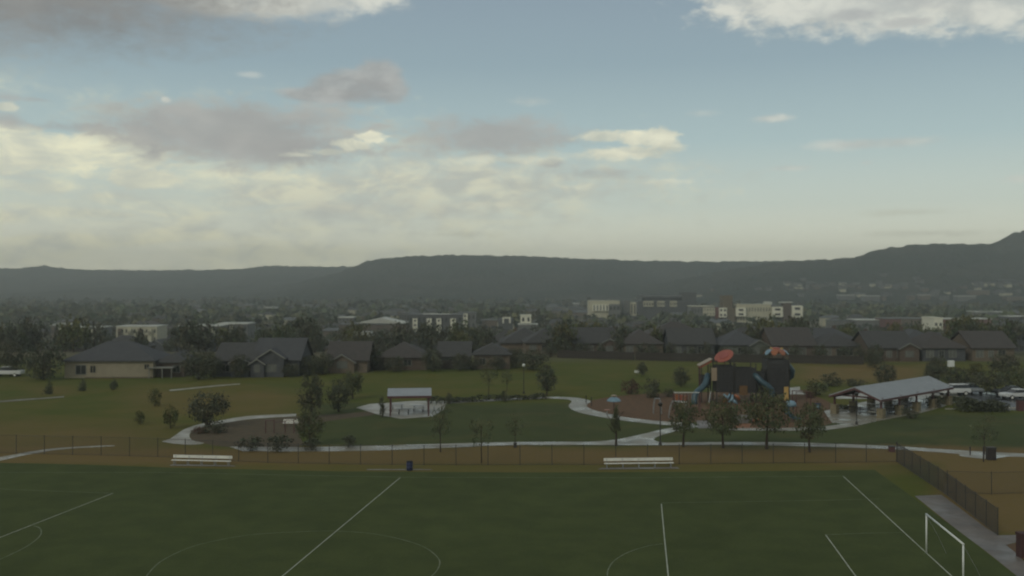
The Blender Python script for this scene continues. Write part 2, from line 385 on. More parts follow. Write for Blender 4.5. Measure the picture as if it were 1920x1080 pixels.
hill('low distant wooded ridge with one small pointed knoll', [(-700, 500), (-300, 503), (-100, 506), (0, 503), (40, 503.5), (66, 500), (82, 498), (100, 502), (160, 506), (300, 507), (440, 505.5), (480, 501), (520, 498), (560, 500), (700, 500), (1000, 503), (2620, 503)], 2700, 1500, 3.3)
hill('broad flat topped wooded ridge across the middle of the valley', [(-700, 590), (300, 570), (560, 530), (640, 510), (668, 499), (690, 490), (740, 482.5), (830, 478.5), (950, 480), (1050, 483), (1110, 486), (1200, 489), (1300, 490.5), (1400, 490.5), (1480, 490), (1700, 494), (2620, 500)], 2050, 1250, 8.1)
hill('nearer wooded hill rising to a high shoulder past the pavilion', [(-700, 620), (1000, 580), (1250, 530), (1400, 500), (1450, 493), (1500, 490.5), (1560, 486), (1610, 481), (1645, 469), (1700, 461), (1750, 458), (1860, 457), (1880, 449), (1903, 436), (1925, 431), (2000, 428), (2100, 424), (2620, 415)], 1600, 1000, 15.7)

mb = MB(); mb.box(-2900, 2900, -330, 3660, -24, 128)
hm = bpy.data.materials.new('valley air'); hm.use_nodes = True; hm.node_tree.nodes.clear(); hg = NT(hm.node_tree)
pv = hg.new('ShaderNodeVolumePrincipled'); pv.inputs['Color'].default_value = (.96, 1.0, .93, 1); pv.inputs['Density'].default_value = HAZE_DENSITY; pv.inputs['Anisotropy'].default_value = 0.45
ho = hg.new('ShaderNodeOutputMaterial'); hg.put(ho.inputs['Volume'], pv.outputs[0])
tag(mb.build('haze', hm), kind='stuff')

# ------------------------------------------------------------ flat surfaces of the park
def sheet(name, pts, z, m, label=None, base=0.0):
    """ground sheet from picture positions on the level park"""
    bm = bmesh.new(); vs = [bm.verts.new((*P(x, y, base).xy, z)) for x, y in pts]
    f = bm.faces.new(vs); f.normal_update()
    if f.normal.z < 0: f.normal_flip()
    bmesh.ops.triangulate(bm, faces=bm.faces[:])
    me = bpy.data.meshes.new(name); bm.to_mesh(me); bm.free(); me.materials.append(m)
    return tag(link(name, me), label, kind='structure')
def smoothpts(p, n=4):
    """Catmull-Rom through the points"""
    out = []
    for i in range(len(p) - 1):
        a, b, c, d = p[max(i - 1, 0)], p[i], p[i + 1], p[min(i + 2, len(p) - 1)]
        for k in range(n):
            t = k / n
            out.append(tuple(.5 * (2 * b[j] + (c[j] - a[j]) * t + (2 * a[j] - 5 * b[j] + 4 * c[j] - d[j]) * t * t + (3 * b[j] - a[j] - 3 * c[j] + d[j]) * t ** 3) for j in (0, 1)))
    return out + [tuple(p[-1])]

turf = mat('field turf', (.069, .084, .029), (.056, .070, .025), .35, .95, .6, .05, bscale=9)
g = NT(turf.node_tree); bnode = turf.node_tree.nodes['Principled BSDF']
src = bnode.inputs['Base Color'].links[0].from_socket
tcx = g.new('ShaderNodeTexCoord').outputs['Object']
fine = g.math('ADD', .52, g.math('ADD', g.math('MULTIPLY', g.noise(tcx, 5.0, 6, .75), .6), g.math('MULTIPLY', g.noise(tcx, .10, 5, .6), .36)))
cc = g.new('ShaderNodeCombineColor'); [g.put(cc.inputs[k], fine) for k in range(3)]
mm = g.new('ShaderNodeMix', data_type='RGBA', blend_type='MULTIPLY'); mm.inputs[0].default_value = 1; g.put(mm.inputs[6], src); g.put(mm.inputs[7], cc.outputs[0])
g.put(bnode.inputs['Base Color'], mm.outputs[2])
concrete = mat('wet concrete', (.26, .24, .18), (.20, .185, .145), .5, .3, .15, .4, wet=(.2, .55, .35))
pale_concrete = mat('pale concrete', (.32, .30, .24), (.25, .235, .19), .6, .4, .15, .4, wet=(.28, .6, .4))
grey_walk = mat('grey damp walkway', (.165, .142, .118), (.125, .112, .098), .4, .55, .2, .3, wet=(.35, .7, .3))
mulch = mat('brown wood chips', (.150, .088, .050), (.105, .070, .042), 1.2, .95, .8, .1)
grey_mulch = mat('grey brown wood chips', (.112, .086, .054), (.086, .070, .046), 1.0, .95, .8, .1)
asphalt = mat('wet asphalt', (.060, .062, .062), (.045, .047, .048), .4, .3, .2, .5, wet=(.1, .45, .25))
paint = mat('white field paint', (.36, .37, .29), (.24, .26, .19), 1.5, .8)

sheet('soccer_field', [(-420, 884), (-200, 876), (0, 868), (150, 871), (320, 877), (640, 884), (1000, 886), (1300, 885), (1640, 881), (1715, 935), (1790, 990), (1905, 1080), (2100, 1230), (2300, 1500), (-1200, 1500), (-1200, 900)], .006, turf, 'dark green mown turf of the soccer field')
def strip(name, pts, w, z, m, label, closed=False):
    """painted line of constant width over picture positions"""
    q = [P(x, y) for x, y in pts]; mbv = MB(); n = len(q); vs = []
    for i, p in enumerate(q):
        a = q[i - 1] if (closed or i > 0) else q[i]; b = q[(i + 1) % n] if (closed or i < n - 1) else q[i]
        t = (b - a); t.z = 0; t.normalize(); nn = Vector((-t.y, t.x, 0)) * w / 2
        vs += [(p.x + nn.x, p.y + nn.y, z), (p.x - nn.x, p.y - nn.y, z)]
    k = n if closed else n - 1
    mbv.add(vs, [(2 * i, 2 * i + 1, 2 * ((i + 1) % n) + 1, 2 * ((i + 1) % n)) for i in range(k)])
    return tag(mbv.build(name, m), label, kind='structure')
LW = .085
strip('halfway_line', [(750, 896), (640, 988), (530, 1080), (300, 1272)], LW, .011, paint, 'white halfway line of the soccer field')
strip('goal_line', [(1581, 893), (1737, 1037), (1785, 1081), (2010, 1288)], LW, .011, paint, 'white goal line running under the goal')
faint = mat('worn field paint', (.17, .185, .115), (.085, .108, .050), 1.5, .9)
strip('touchline', [(-80, 886), (300, 886), (750, 895), (1165, 896), (1581, 893)], LW, .012, faint, 'worn far touchline of the soccer field')
strip('penalty_line', [(1240, 945), (1246, 1010), (1253, 1080), (1272, 1280)], LW, .013, paint, 'front line of the penalty area by the goal')
strip('penalty_side_line', [(1240, 943), (1450, 940), (1650, 936)], LW * .8, .014, faint, 'faint side line of the penalty area by the goal')
strip('goal_area_line', [(1548, 1003), (1604, 1080), (1750, 1280)], LW, .013, paint, 'front line of the small goal area')
strip('goal_area_side_line', [(1548, 1003), (1620, 1000), (1697, 999)], LW * .8, .014, faint, 'faint side line of the small goal area')
strip('penalty_line', [(212, 925), (110, 965), (0, 1008), (-300, 1126)], LW, .013, paint, 'front line of the penalty area at the other end')
strip('penalty_side_line', [(212, 925), (100, 921), (0, 917), (-120, 913)], LW * .8, .014, faint, 'faint side line of the penalty area at the other end')
strip('penalty_arc', smoothpts([(63, 986), (75, 991), (77, 1001), (68, 1012), (48, 1026), (20, 1040), (0, 1049), (-60, 1075)], 5), LW * .9, .015, faint, 'small worn arc outside the far penalty area')
strip('penalty_arc', smoothpts([(1243, 1020), (1215, 1024), (1180, 1035), (1155, 1049), (1143, 1063), (1139, 1080), (1150, 1110), (1190, 1140), (1258, 1160)], 5), LW * .9, .015, faint, 'worn arc outside the penalty area by the goal')
strip('centre_circle', smoothpts([(275, 1080), (300, 1054), (350, 1029), (400, 1015), (470, 1003), (550, 998), (620, 996), (690, 1000), (750, 1011), (795, 1026), (820, 1045), (824, 1060), (810, 1080), (770, 1110), (700, 1140), (600, 1162), (480, 1168), (380, 1155), (310, 1130), (275, 1100), (275, 1080)], 5), LW * .9, .016, faint, 'worn centre circle of the soccer field')

sheet('walkway', [(1715, 930), (1765, 928), (1800, 953), (1842, 985), (1872, 1004), (1912, 1003), (1906, 1017), (1886, 1022), (1905, 1037), (1920, 1052), (1990, 1110), (2150, 1300), (2080, 1230), (1905, 1079), (1850, 1035), (1790, 990)], .010, grey_walk, 'grey damp walkway beside the goal')
sheet('mulch_bed', [(1887, 1022), (1907, 1018), (1990, 1040), (1990, 1105), (1921, 1051)], .014, mulch, 'reddish mulch bed beside the grey walkway')
sheet('path', smoothpts([(430, 837.5), (560, 838.5), (640, 837), (730, 835), (850, 831.5), (960, 829), (1040, 828.5), (1110, 828.5)], 4) + smoothpts([(1110, 834), (1040, 834.5), (960, 834.5), (850, 839), (730, 844), (640, 846), (560, 846.5), (455, 846)], 4), .012, concrete, 'wet concrete path running behind the fence')
sheet('path', smoothpts([(1100, 828.6), (1150, 825), (1200, 815), (1245, 804.5), (1300, 796)], 4) + smoothpts([(1312, 800), (1270, 808), (1238, 817), (1226, 824), (1240, 829.5), (1270, 830)], 4) + [(1270, 834.5), (1190, 835), (1100, 834.2)], .016, concrete, 'wide fork of the wet path opposite the aluminium bench')
sheet('path', smoothpts([(1268, 829.5), (1330, 829), (1440, 829), (1550, 831.5), (1640, 835), (1700, 838), (1760, 842), (1830, 846), (1920, 850.5), (2100, 858)], 3) + smoothpts([(2100, 866), (1920, 857), (1885, 857), (1855, 861), (1800, 855), (1795, 851), (1700, 844), (1640, 841), (1550, 838), (1440, 835), (1330, 834.7), (1268, 834.8)], 3), .012, concrete, 'wet concrete path running on behind the four mulched trees')
sheet('path', smoothpts([(1030, 744), (1070, 745), (1095, 748), (1108, 753), (1101, 758), (1104, 765), (1130, 773.5), (1180, 783.5), (1240, 790), (1300, 794)], 4) + smoothpts([(1300, 800), (1260, 798), (1200, 792.5), (1150, 786), (1100, 777), (1075, 769.5), (1066, 761), (1072, 753), (1062, 749), (1030, 747.5)], 4), .020, concrete, 'pale path curving round the wood chip playground')
sheet('path', [(1306, 789), (1326, 788.5), (1339, 803), (1309, 803.5)], .024, grey_walk, 'short grey ramp into the playground')
sheet('path', [(1366, 802.5), (1462, 803), (1545, 800), (1600, 792), (1660, 781), (1662, 786), (1605, 799), (1550, 806.5), (1462, 808), (1366, 807)], .020, concrete, 'concrete edge path leading to the big pavilion')
sheet('path', smoothpts([(302, 828), (318, 823), (330, 815), (345, 805.5), (372, 796), (410, 789), (440, 783.5), (480, 779), (556, 776)], 4) + smoothpts([(556, 780.5), (480, 785), (440, 790), (400, 796.5), (372, 803), (360, 809), (355, 817), (362, 826), (383, 831), (360, 834), (325, 832)], 4), .012, pale_concrete, 'pale path sweeping round the grey wood chip play area')
sheet('path', smoothpts([(-120, 876), (0, 857), (50, 848), (100, 841), (150, 837.5), (215, 835)], 4) + smoothpts([(215, 836.5), (150, 840), (100, 844.5), (50, 853), (0, 864), (-120, 888)], 4), .012, concrete, 'narrow wet path past the end of the field')
sheet('path', [(318, 731), (405, 722.5), (450, 719), (450, 720.5), (405, 724.5), (318, 733.5)], .012, pale_concrete, 'thin pale kerb path below the brown house')
sheet('path', [(-60, 758), (0, 751.5), (120, 743), (120, 745), (0, 754), (-60, 761)], .012, grey_walk, 'faint trail across the grass below the white pickup')
sheet('shelter_slab', [(668, 764.5), (692, 757.5), (722, 756), (770, 752), (838, 752), (832, 768), (812, 781), (752, 785.5), (712, 778.5)], .014, pale_concrete, 'wet pale concrete slab under the small picnic shelter')
sheet('path', [(838, 752), (930, 748), (1030, 744), (1030, 746.8), (930, 752), (836, 757)], .013, grey_walk, 'grey path along the front of the dark hedge')
sheet('playground_surface', smoothpts([(1106, 752), (1140, 745), (1200, 739), (1300, 735.5), (1400, 735), (1510, 739), (1560, 757), (1575, 775), (1556, 795), (1500, 802.5), (1400, 803), (1330, 792), (1240, 791), (1180, 784.5), (1130, 775), (1102, 765), (1100, 757), (1106, 752)], 3)[:-1], .008, mulch, 'brown wood chip floor of the playground')
sheet('playground_surface', smoothpts([(356, 817), (360, 809), (372, 803), (440, 789.5), (556, 781), (640, 776), (690, 772), (700, 778), (640, 786), (585, 796), (560, 812), (560, 838), (430, 838), (385, 832), (362, 826), (356, 817)], 3)[:-1], .008, grey_mulch, 'grey brown wood chip floor of the lower play area')
sheet('path', [(1474, 727.5), (1500, 725), (1500, 732), (1518, 739.5), (1474, 739.5)], .012, pale_concrete, 'pale wet pavement beyond the play tower')
sheet('pavilion_slab', [(1545, 771), (1600, 757), (1700, 740), (1795, 736), (1800, 752), (1742, 771), (1650, 789), (1600, 795), (1560, 793)], .014, concrete, 'wet concrete slab under the big pavilion')
sheet('path', [(1555, 741), (1603, 732), (1664, 744.5), (1700, 746), (1700, 749), (1640, 748), (1570, 748)], .016, pale_concrete, 'pale pavement seen through the big pavilion')
sheet('parking_lot', [(1660, 728), (1795, 729), (1835, 735), (1920, 732), (2100, 729), (2150, 772), (1885, 769), (1850, 758), (1790, 745), (1690, 741)], .010, asphalt, 'wet grey asphalt of the parking lot')
# ------------------------------------------------------------ materials of things
leaf = mat('leaves', (.090, .104, .048), (.066, .080, .040), 1.2, .7, 0, .25, attr=True)
leaf_dark = mat('dark leaves', (.078, .085, .048), (.060, .067, .042), 1.2, .7, 0, .25, attr=True)
leaf_red = mat('reddish leaves', (.10, .058, .040), (.070, .052, .034), 1.2, .7, 0, .25, attr=True)
leaf_yel = mat('yellow green leaves', (.10, .105, .036), (.075, .083, .032), 1.2, .7, 0, .25, attr=True)
bark = mat('bark', (.060, .045, .032), (.040, .031, .024), 3, .9, .5, .2)
steel = mat('galvanised steel', (.36, .37, .36), (.28, .29, .29), 2, .45, .05, .5, .6)
black_metal = mat('black coated metal', (.036, .034, .030), (.046, .043, .038), 3, .5, 0, .4)
brown_metal = mat('weathered dark post', (.040, .032, .028), (.028, .024, .022), 3, .6, 0, .4)
alu = mat('aluminium plank', (.74, .73, .64), (.64, .63, .56), 2, .45, .03, .5)
white_metal = mat('white painted steel', (.66, .68, .62), (.58, .60, .55), 2, .4, .02, .5)
red_steel = mat('dark red painted steel', (.105, .042, .040), (.082, .036, .034), 2, .5, .05, .4)
roof_metal = mat('grey standing seam metal', (.31, .33, .335), (.27, .29, .295), .8, .42, .05, .5, .1)
stone = mat('tan limestone', (.24, .205, .125), (.17, .145, .095), 3, .85, .6, .2)
wood = mat('weathered wood', (.060, .052, .042), (.044, .038, .032), 2, .85, .4, .2)
blue_barrel = mat('dark blue plastic', (.028, .036, .085), (.022, .028, .068), 2, .5, .05, .4)
glass = mat('dark window glass', (.020, .023, .024), (.030, .034, .034), .3, .15, 0, .5)
rubber = mat('black rubber', (.02, .02, .02), None, 2, .8)
teal = mat('teal moulded plastic', (.042, .085, .102), (.034, .070, .088), 1, .4, .02, .5)
lightblue = mat('pale blue moulded plastic', (.18, .28, .33), (.14, .23, .28), 1, .4, .02, .5)
orange = mat('orange moulded plastic', (.30, .105, .04), (.25, .085, .034), 1, .45, .02, .5)
red_plastic = mat('red moulded plastic', (.31, .078, .040), (.25, .062, .036), 1, .45, .02, .5)
yellow = mat('yellow moulded plastic', (.55, .36, .12), (.45, .29, .09), 1, .45, .02, .5)
tan_pl = mat('tan moulded plastic', (.33, .26, .18), (.27, .21, .14), 1, .5, .02, .4)
deckm = mat('dark coated deck', (.050, .049, .047), (.040, .040, .040), 2, .6, .1, .3)
boulder = mat('grey moulded rock', (.15, .14, .12), (.10, .095, .085), 1.5, .85, .6, .2)

# ------------------------------------------------------------ vegetation
def crown_mesh(shape, nclump, per, size, m, spread=.17):
    p, tone = crown_points(nclump, per, shape, spread)
    return quads_mesh('crown', leaf_quads(p, size), m, tone)
def trunk_mesh(multi=1, lean=.06, top=.75, low=.0):
    b = MB()
    for k in range(multi):
        a = 2 * math.pi * k / max(multi, 1) + .4; ox, oy = (math.cos(a) * .05, math.sin(a) * .05) if multi > 1 else (0, 0)
        pts = [(ox, oy, 0), (ox * 3 + random.uniform(-lean, lean) * .4, oy * 3 + random.uniform(-lean, lean) * .4, .25), (ox * 6 + random.uniform(-lean, lean), oy * 6 + random.uniform(-lean, lean), top)]
        b.tube(pts, [.045, .032, .010], 7)
        for j in range(4):
            a2 = random.uniform(0, 6.28); z0 = .28 + .1 * j; q = Vector(pts[1]).lerp(Vector(pts[2]), (z0 - .25) / max(.1, top - .25))
            b.tube([q, q + Vector((math.cos(a2) * .18, math.sin(a2) * .18, .12)), q + Vector((math.cos(a2) * .34, math.sin(a2) * .34, .26))], [.016, .011, .004], 5)
    return b
TR = [trunk_mesh().mesh('trunk', bark) for _ in range(3)]; TR_MULTI = trunk_mesh(3, .1).mesh('trunk', bark)
CR = {}
def crown_for(kind, m, dens):
    key = (kind, m.name, dens)
    if key not in CR:
        n, per, sz, sp = {'hi': (90, 24, .085, .13), 'mid': (46, 14, .14, .15), 'sparse': (38, 15, .085, .13), 'low': (26, 8, .24, .17)}[dens]
        CR[key] = [crown_mesh(kind, n, per, sz, m, sp) for _ in range(3 if dens != 'hi' else 2)]
    return random.choice(CR[key])
def tree(label, base, width, top, kind='round', m=None, dens='hi', clear=.3, group=None, name='tree', multi=False, cat='tree', depth=1.0):
    """tree with its trunk and crown; width and top in metres"""
    t = thing(name, label, cat, base, random.uniform(0, 6.28), group)
    o = link('trunk', TR_MULTI if multi else random.choice(TR), t); s = top; tw = s * 1.1 if multi else s * (.5 if dens == 'sparse' else 1); o.scale = (tw * (.8 if clear < .2 else .65), tw * .65, s * .95)
    c = link('crown', crown_for(kind, m or leaf, dens), t); c.scale = (width / 2, width / 2 * depth, top * (1 - clear)); c.location = (0, 0, top * clear)
    return t
def tree_px(label, bx, by, w, topy, **kw):
    b = G(bx, by); k = b.y / F
    return tree(label, b, w * k, (by - topy) * k, **kw)
PARK = 'young trees planted across the park'
tree_px('broad multi stemmed tree where the pale path bends', 390, 801, 80, 733, kind='bushy', clear=.14, multi=True, m=leaf_dark, group=PARK)
tree_px('tall rounded tree, first of the close pair before the picnic shelter', 584, 782, 52, 705, clear=.12, group=PARK, m=leaf_dark)
tree_px('lower bushy tree in front of the rounded pair, over the grey chips', 580, 834, 56, 764, clear=.10, group=PARK, kind='bushy', m=leaf)
tree_px('round dense tree, the one of the pair nearer the picnic shelter', 635, 772, 48, 710, clear=.1, group=PARK, m=leaf_dark)
tree_px('taller tree rising behind the pair beside the picnic shelter', 661, 748, 42, 694, clear=.15, group=PARK)
tree_px('leafy full tree beside the globe lamp at the end of the hedge', 1025, 742, 46, 683, clear=.16, group=PARK, m=leaf_dark, depth=.9)
tree_px('thin see-through sapling in the bright grass behind the hedge', 916, 742, 40, 678, dens='sparse', clear=.3, group=PARK)
tree_px('second thin see-through sapling between the hedge end and the lamp', 950, 735, 26, 690, dens='sparse', clear=.3, group=PARK)
tree_px('thin wispy tree on the lawn beside the shelter slab', 826, 848, 46, 752, dens='sparse', clear=.28, group=PARK)
tree_px('thin bare looking tree leaning over the path above the blue barrel', 903, 868, 52, 778, dens='sparse', clear=.35, group=PARK)
tree_px('wispy tree on the middle of the dark lawn', 966, 836, 40, 772, dens='sparse', clear=.3, group=PARK)
tree_px('small narrow conical tree at the edge of the curved path', 1155, 836, 24, 752, kind='cone', clear=.32, group=PARK)
RING = 'trees with bare trunks along the path by the playground'
for lab, x, y, w, ty in (('slim tree by the path fork, nearest the tall lamp', 1281, 838, 60, 748), ('second mulched tree from the path fork', 1356, 840, 78, 748), ('broadest mulched tree, before the flower topped tower', 1437, 842, 92, 730), ('round mulched tree in front of the blue slide', 1518, 848, 68, 758)):
    tree_px(lab, x, y, w, ty, clear=.30, kind='bushy' if w > 60 else 'round', group=RING, m=leaf)
tree_px('pale wispy tree beyond the fence corner by the dark bin', 1846, 852, 56, 776, dens='sparse', clear=.25, group=PARK)
tree_px('round dark shrub beside the pavilion gable in the grass', 1661, 720, 46, 682, clear=.05, m=leaf_dark, group=PARK, kind='bushy', name='shrub', cat='shrub')
tree_px('dark tree just past the far end of the pavilion ridge', 1750, 720, 36, 678, clear=.08, m=leaf_dark, group=PARK)
tree_px('dark tree on the lawn before the row of houses', 1277, 725, 34, 688, clear=.1, m=leaf_dark, group=PARK)
tree_px('small tree with a white tag on the bright slope', 1204, 706, 22, 679, clear=.15, m=leaf_dark, group=PARK)
for lab, x, y, w, ty, m_, k_ in (('low reddish bush on the bright grass', 1184, 739, 36, 710, leaf_red, 'bushy'), ('rounded green bush next to the reddish one', 1223, 746, 36, 705, leaf_dark, 'bushy'),
        ('small low bush between the green bush and play tower', 1254, 744, 24, 726, leaf_dark, 'bushy'), ('olive bush under the flower topped tower side', 1530, 742, 50, 713, leaf, 'bushy'), ('red flowering low bush on the pale pavement', 1520, 746, 24, 734, leaf_red, 'bushy'),
        ('dark low bush in the dry grass behind the pavilion gable', 1560, 724, 44, 700, leaf_dark, 'bushy'), ('second dark low bush behind the pavilion gable', 1604, 724, 40, 708, leaf_dark, 'bushy'),
        ('small bush at the foot of the pavilion column', 1705, 784, 34, 764, leaf_dark, 'bushy'), ('dark bush under the far end of the pavilion roof', 1752, 764, 34, 738, leaf_dark, 'bushy'),
        ('lone shrub on the slope beneath the brown house', 290, 762, 26, 728, leaf_yel, 'round'), ('faint shrub beside the trail on the open grass', 262, 795, 22, 770, leaf_yel, 'round'), ('taller faint shrub on the open grass before the pale path', 320, 803, 30, 762, leaf_yel, 'round'),
        ('clipped small tree under the wall of the cream house', 213, 731, 18, 705, leaf, 'cone'), ('small dark tree under the double window of the cream house', 155, 733, 18, 706, leaf, 'cone'), ('small dark tree below the big tree by the pickup', 92, 739, 20, 711, leaf, 'cone'),
        ('low shrub on the grey chips beside the multi stemmed tree', 402, 812, 50, 792, leaf_dark, 'bushy'), ('shrub at the bend of the pale path', 372, 813, 26, 800, leaf_red, 'bushy')):
    tree_px(lab, x, y, w, ty, kind=k_, m=m_, clear=.03, name='shrub', cat='shrub', group='shrubs and bushes in the park', dens='mid')
for lab, x, y, w, ty in (('dark shrub row by the play bars, first clump over the wet path', 470, 845, 56, 819), ('dark shrub clump in the middle of the row over the wet path', 522, 846, 60, 816), ('dark shrub clump at the end of the row, by the lower bushy tree', 584, 844, 46, 822), ('low shrub clump at the end of the grey chips', 655, 838, 34, 816)):
    tree_px(lab, x, y, w, ty, kind='bushy', m=leaf_dark, clear=.02, name='shrub', cat='shrub', group='dark shrubs between the grey chips and the path', dens='mid')
for lab, x, y, w, ty in (('dark narrow upright evergreen beside the small picnic shelter', 717, 782, 13, 741), ('dark upright evergreen at the start of the hedge', 842, 757, 13, 737), ('tall dark upright evergreen standing in the hedge', 946, 754, 13, 731)):
    tree_px(lab, x, y, w, ty, kind='column', m=leaf_dark, clear=.02, name='evergreen_shrub', cat='shrub', group='narrow upright evergreens', dens='mid')

def hedge(label, a, b, w, h, m, name='hedge'):
    """clipped hedge of leaf clumps between two ground points"""
    d = b - a; L = d.length; n = int(L * w * h * 55) + 200
    u = d / L; nv = Vector((-u.y, u.x, 0))
    p = rng.uniform(0, 1, (n, 3)); p[:, 2] = p[:, 2] ** .7
    bulge = .75 + .25 * np.sin(p[:, 0] * L * 1.3) * np.sin(p[:, 0] * L * .47 + 1)
    C = np.array(a)[None] + np.array(u)[None] * (p[:, :1] * L) + np.array(nv)[None] * ((p[:, 1:2] - .5) * w) + np.array([0, 0, 1.])[None] * (p[:, 2:3] * h * bulge[:, None])
    tone = rng.uniform(.6, 1.3, (n, 1)) * np.ones((1, 3))
    return tag(link(name, quads_mesh(name, leaf_quads(C, .30), m, tone)), label, 'hedge')
hedge('long low dark hedge behind the picnic shelter', G(800, 757), G(905, 752), 1.3, 1.0, leaf_dark)
hedge('low dark hedge running on towards the globe lamp', G(908, 752), G(1022, 748), 1.3, .95, leaf_dark)
hedge('broad dark hedge bordering the parking lot', G(1796, 771), G(1884, 771), 3.0, 1.9, leaf_dark)
hedge('low hedge seen under the pavilion roof', G(1560, 768), G(1596, 766), 1.0, .6, leaf_dark)
hedge('low green hedge in front of the parking lot kerb', G(1745, 757), G(1800, 752), 1.4, 1.0, leaf)

# ------------------------------------------------------------ soccer field furniture
def bench(label, x0, x1, y0, y1, grp):
    a = P(x0, y0); b = P(x1, y1); d = b - a; L = d.length
    t = thing('player_bench', label, 'bench', a, math.atan2(d.y, d.x), grp)
    MB().bbox(0, L, -.14, .14, .41, .46, .01).build('seat', alu, t)
    MB().bbox(0, L, .30, .335, .60, .87, .008).build('backrest', alu, t)
    for k in range(5):
        x = .25 + (L - .5) * k / 4
        m = MB(); m.box(x - .03, x + .03, -.12, -.07, .03, .41); m.box(x - .03, x + .03, .20, .25, .03, .44)
        m.box(x - .03, x + .03, -.22, .34, 0, .03); m.box(x - .025, x + .025, .14, .25, .36, .41); m.tube([(x, .225, .4), (x, .29, .62), (x, .295, .84)], .022, 6)
        m.build('leg', steel, t)
    return t
bench('long aluminium bench on the pad before the pale path', 322, 433, 871, 873.5, 'aluminium benches on the touchline')
bench('long aluminium bench on the pad opposite the path fork', 1133, 1263, 878, 876.5, 'aluminium benches on the touchline')
sheet('bench_pad', [(322, 871), (438, 873), (442, 875), (318, 873.5)], .024, grey_walk, 'grey concrete pad under one aluminium bench')
sheet('bench_pad', [(1128, 877.5), (1270, 876), (1274, 879), (1120, 880.5)], .024, grey_walk, 'grey concrete pad under the other aluminium bench')
sheet('bench_pad', [(690, 880), (806, 880), (812, 881.5), (686, 881.5)], .024, grey_walk, 'thin concrete pad beside the blue barrel')
t = thing('trash_barrel', 'dark blue trash barrel on the edge of the field', 'trash barrel', P(768, 882))
MB().lathe([(.27, 0), (.29, .03), (.29, .27), (.305, .29), (.29, .31), (.29, .55), (.305, .57), (.29, .59), (.29, .78), (.30, .8)], 20).build('drum', blue_barrel, t, smooth=True)
MB().lathe([(.305, .80), (.305, .83), (.24, .86), (.15, .87)], 20).build('lid', rubber, t, smooth=True)

far = P(1737, 1037); z_n = F * (H - 2.44) / (1020 - HY); near = Vector(((1806 - CX) / F * z_n, z_n, 0))
d = near - far; L = d.length; ang = math.atan2(d.y, d.x)
t = thing('soccer_goal', 'white framed soccer goal without a net', 'soccer goal', far, ang)
MB().tube([(0, 0, 0), (0, 0, 2.44)], .055, 12).build('post', white_metal, t, smooth=True)
MB().tube([(L, 0, 0), (L, 0, 2.44)], .055, 12).build('post', white_metal, t, smooth=True)
MB().tube([(-.055, 0, 2.44), (L + .055, 0, 2.44)], .06, 12).build('crossbar', white_metal, t, smooth=True)
for x in (0, L):
    MB().tube([(x, 0, 2.38), (x, .7, 1.1), (x, 1.2, 0)], .010, 6).build('stay', steel, t)

# ------------------------------------------------------------ chain link fences
def fence(label, pts, hgt=1.8, step=3.0, wire=.16, m=black_metal):
    """chain link fence along ground points"""
    t = thing('chain_link_fence', label, 'fence', pts[0]); o = Vector(pts[0]); cum = [0]
    for a, b in zip(pts, pts[1:]): cum.append(cum[-1] + (b - a).length)
    def at(s):
        for i in range(len(pts) - 1):
            if s <= cum[i + 1] or i == len(pts) - 2:
                return pts[i].lerp(pts[i + 1], (s - cum[i]) / (cum[i + 1] - cum[i])) - o
    Lt = cum[-1]; n = max(1, round(Lt / step)); pm = MB(); pm.tube([(0, 0, 0), (0, 0, hgt + .06)], .032, 8); pm.lathe([(.040, hgt + .06), (.03, hgt + .10), (.005, hgt + .12)], 8); pme = pm.mesh('post', m)
    for k in range(n + 1):
        p = at(Lt * k / n); link('post', pme, t, p)
    for z in (hgt, .06):
        MB().tube([at(Lt * k / n) + Vector((0, 0, z)) for k in range(n + 1)], .015, 6).build('rail', m, t)
    w = MB(); k = int(Lt / wire)
    for s_ in (1, -1):
        for i in range(-int(hgt / wire), k + 1):
            s0 = i * wire; s1 = s0 + hgt; z0, z1 = 0.03, hgt
            c0, c1 = max(0, s0), min(Lt, s1)
            if c1 - c0 < .02: continue
            za = z0 + (c0 - s0); zb = z0 + (c1 - s0)
            if s_ < 0: za, zb = hgt - (za - z0), hgt - (zb - z0)
            A = at(c0) + Vector((0, 0, za)); B = at(c1) + Vector((0, 0, zb)); w.tube([A, B], .0042, 3, cap=False)
    tag(w.build('chain_link_mesh', m, t), kind='stuff')
    return t
q = smoothpts([(-260, 840), (-100, 847), (60, 851), (200, 854), (300, 857), (404, 862), (455, 866), (560, 869), (680, 871), (800, 872), (960, 872), (1140, 871.5), (1300, 870.5), (1440, 869), (1560, 868), (1681, 866)], 2)
fence('long dark chain link fence between the field and the park path', [P(*p) for p in q], m=black_metal)
fence('black chain link fence slanting beside the grey walkway', [P(1682, 866.5), P(1770, 925), P(1871, 1004)], step=2.45, wire=.065)
fence('low dark chain link fence crossing the brown grass', [P(1776, 924), P(1853, 927), P(1960, 924), P(2080, 922)], hgt=1.75, step=3.2)
def slab_px(name, label, cat, bx, by, w, ty, m, group=None, dep=.5, cap=None):
    b = G(bx, by); k = b.y / F; t = thing(name, label, cat, b, 0, group); hh = (by - ty) * k; ww = w * k
    MB().bbox(-ww / 2, ww / 2, -dep / 2, dep / 2, 0, hh * .88, .03).build('body', m, t)
    MB().bbox(-ww / 2 - .03, ww / 2 + .03, -dep / 2 - .03, dep / 2 + .03, hh * .88, hh, .03).build('lid' if 'bin' in name else 'cap', cap or m, t)
    return t
slab_px('trash_bin', 'dark red brown trash bin by the fence corner', 'trash bin', 1672, 847, 10, 836, red_steel, 'bins beside the park path', .5, black_metal)
slab_px('trash_bin', 'broad dark bin under the pale wispy tree', 'trash bin', 1858, 862, 15, 838, brown_metal, 'bins beside the park path', .6, black_metal)
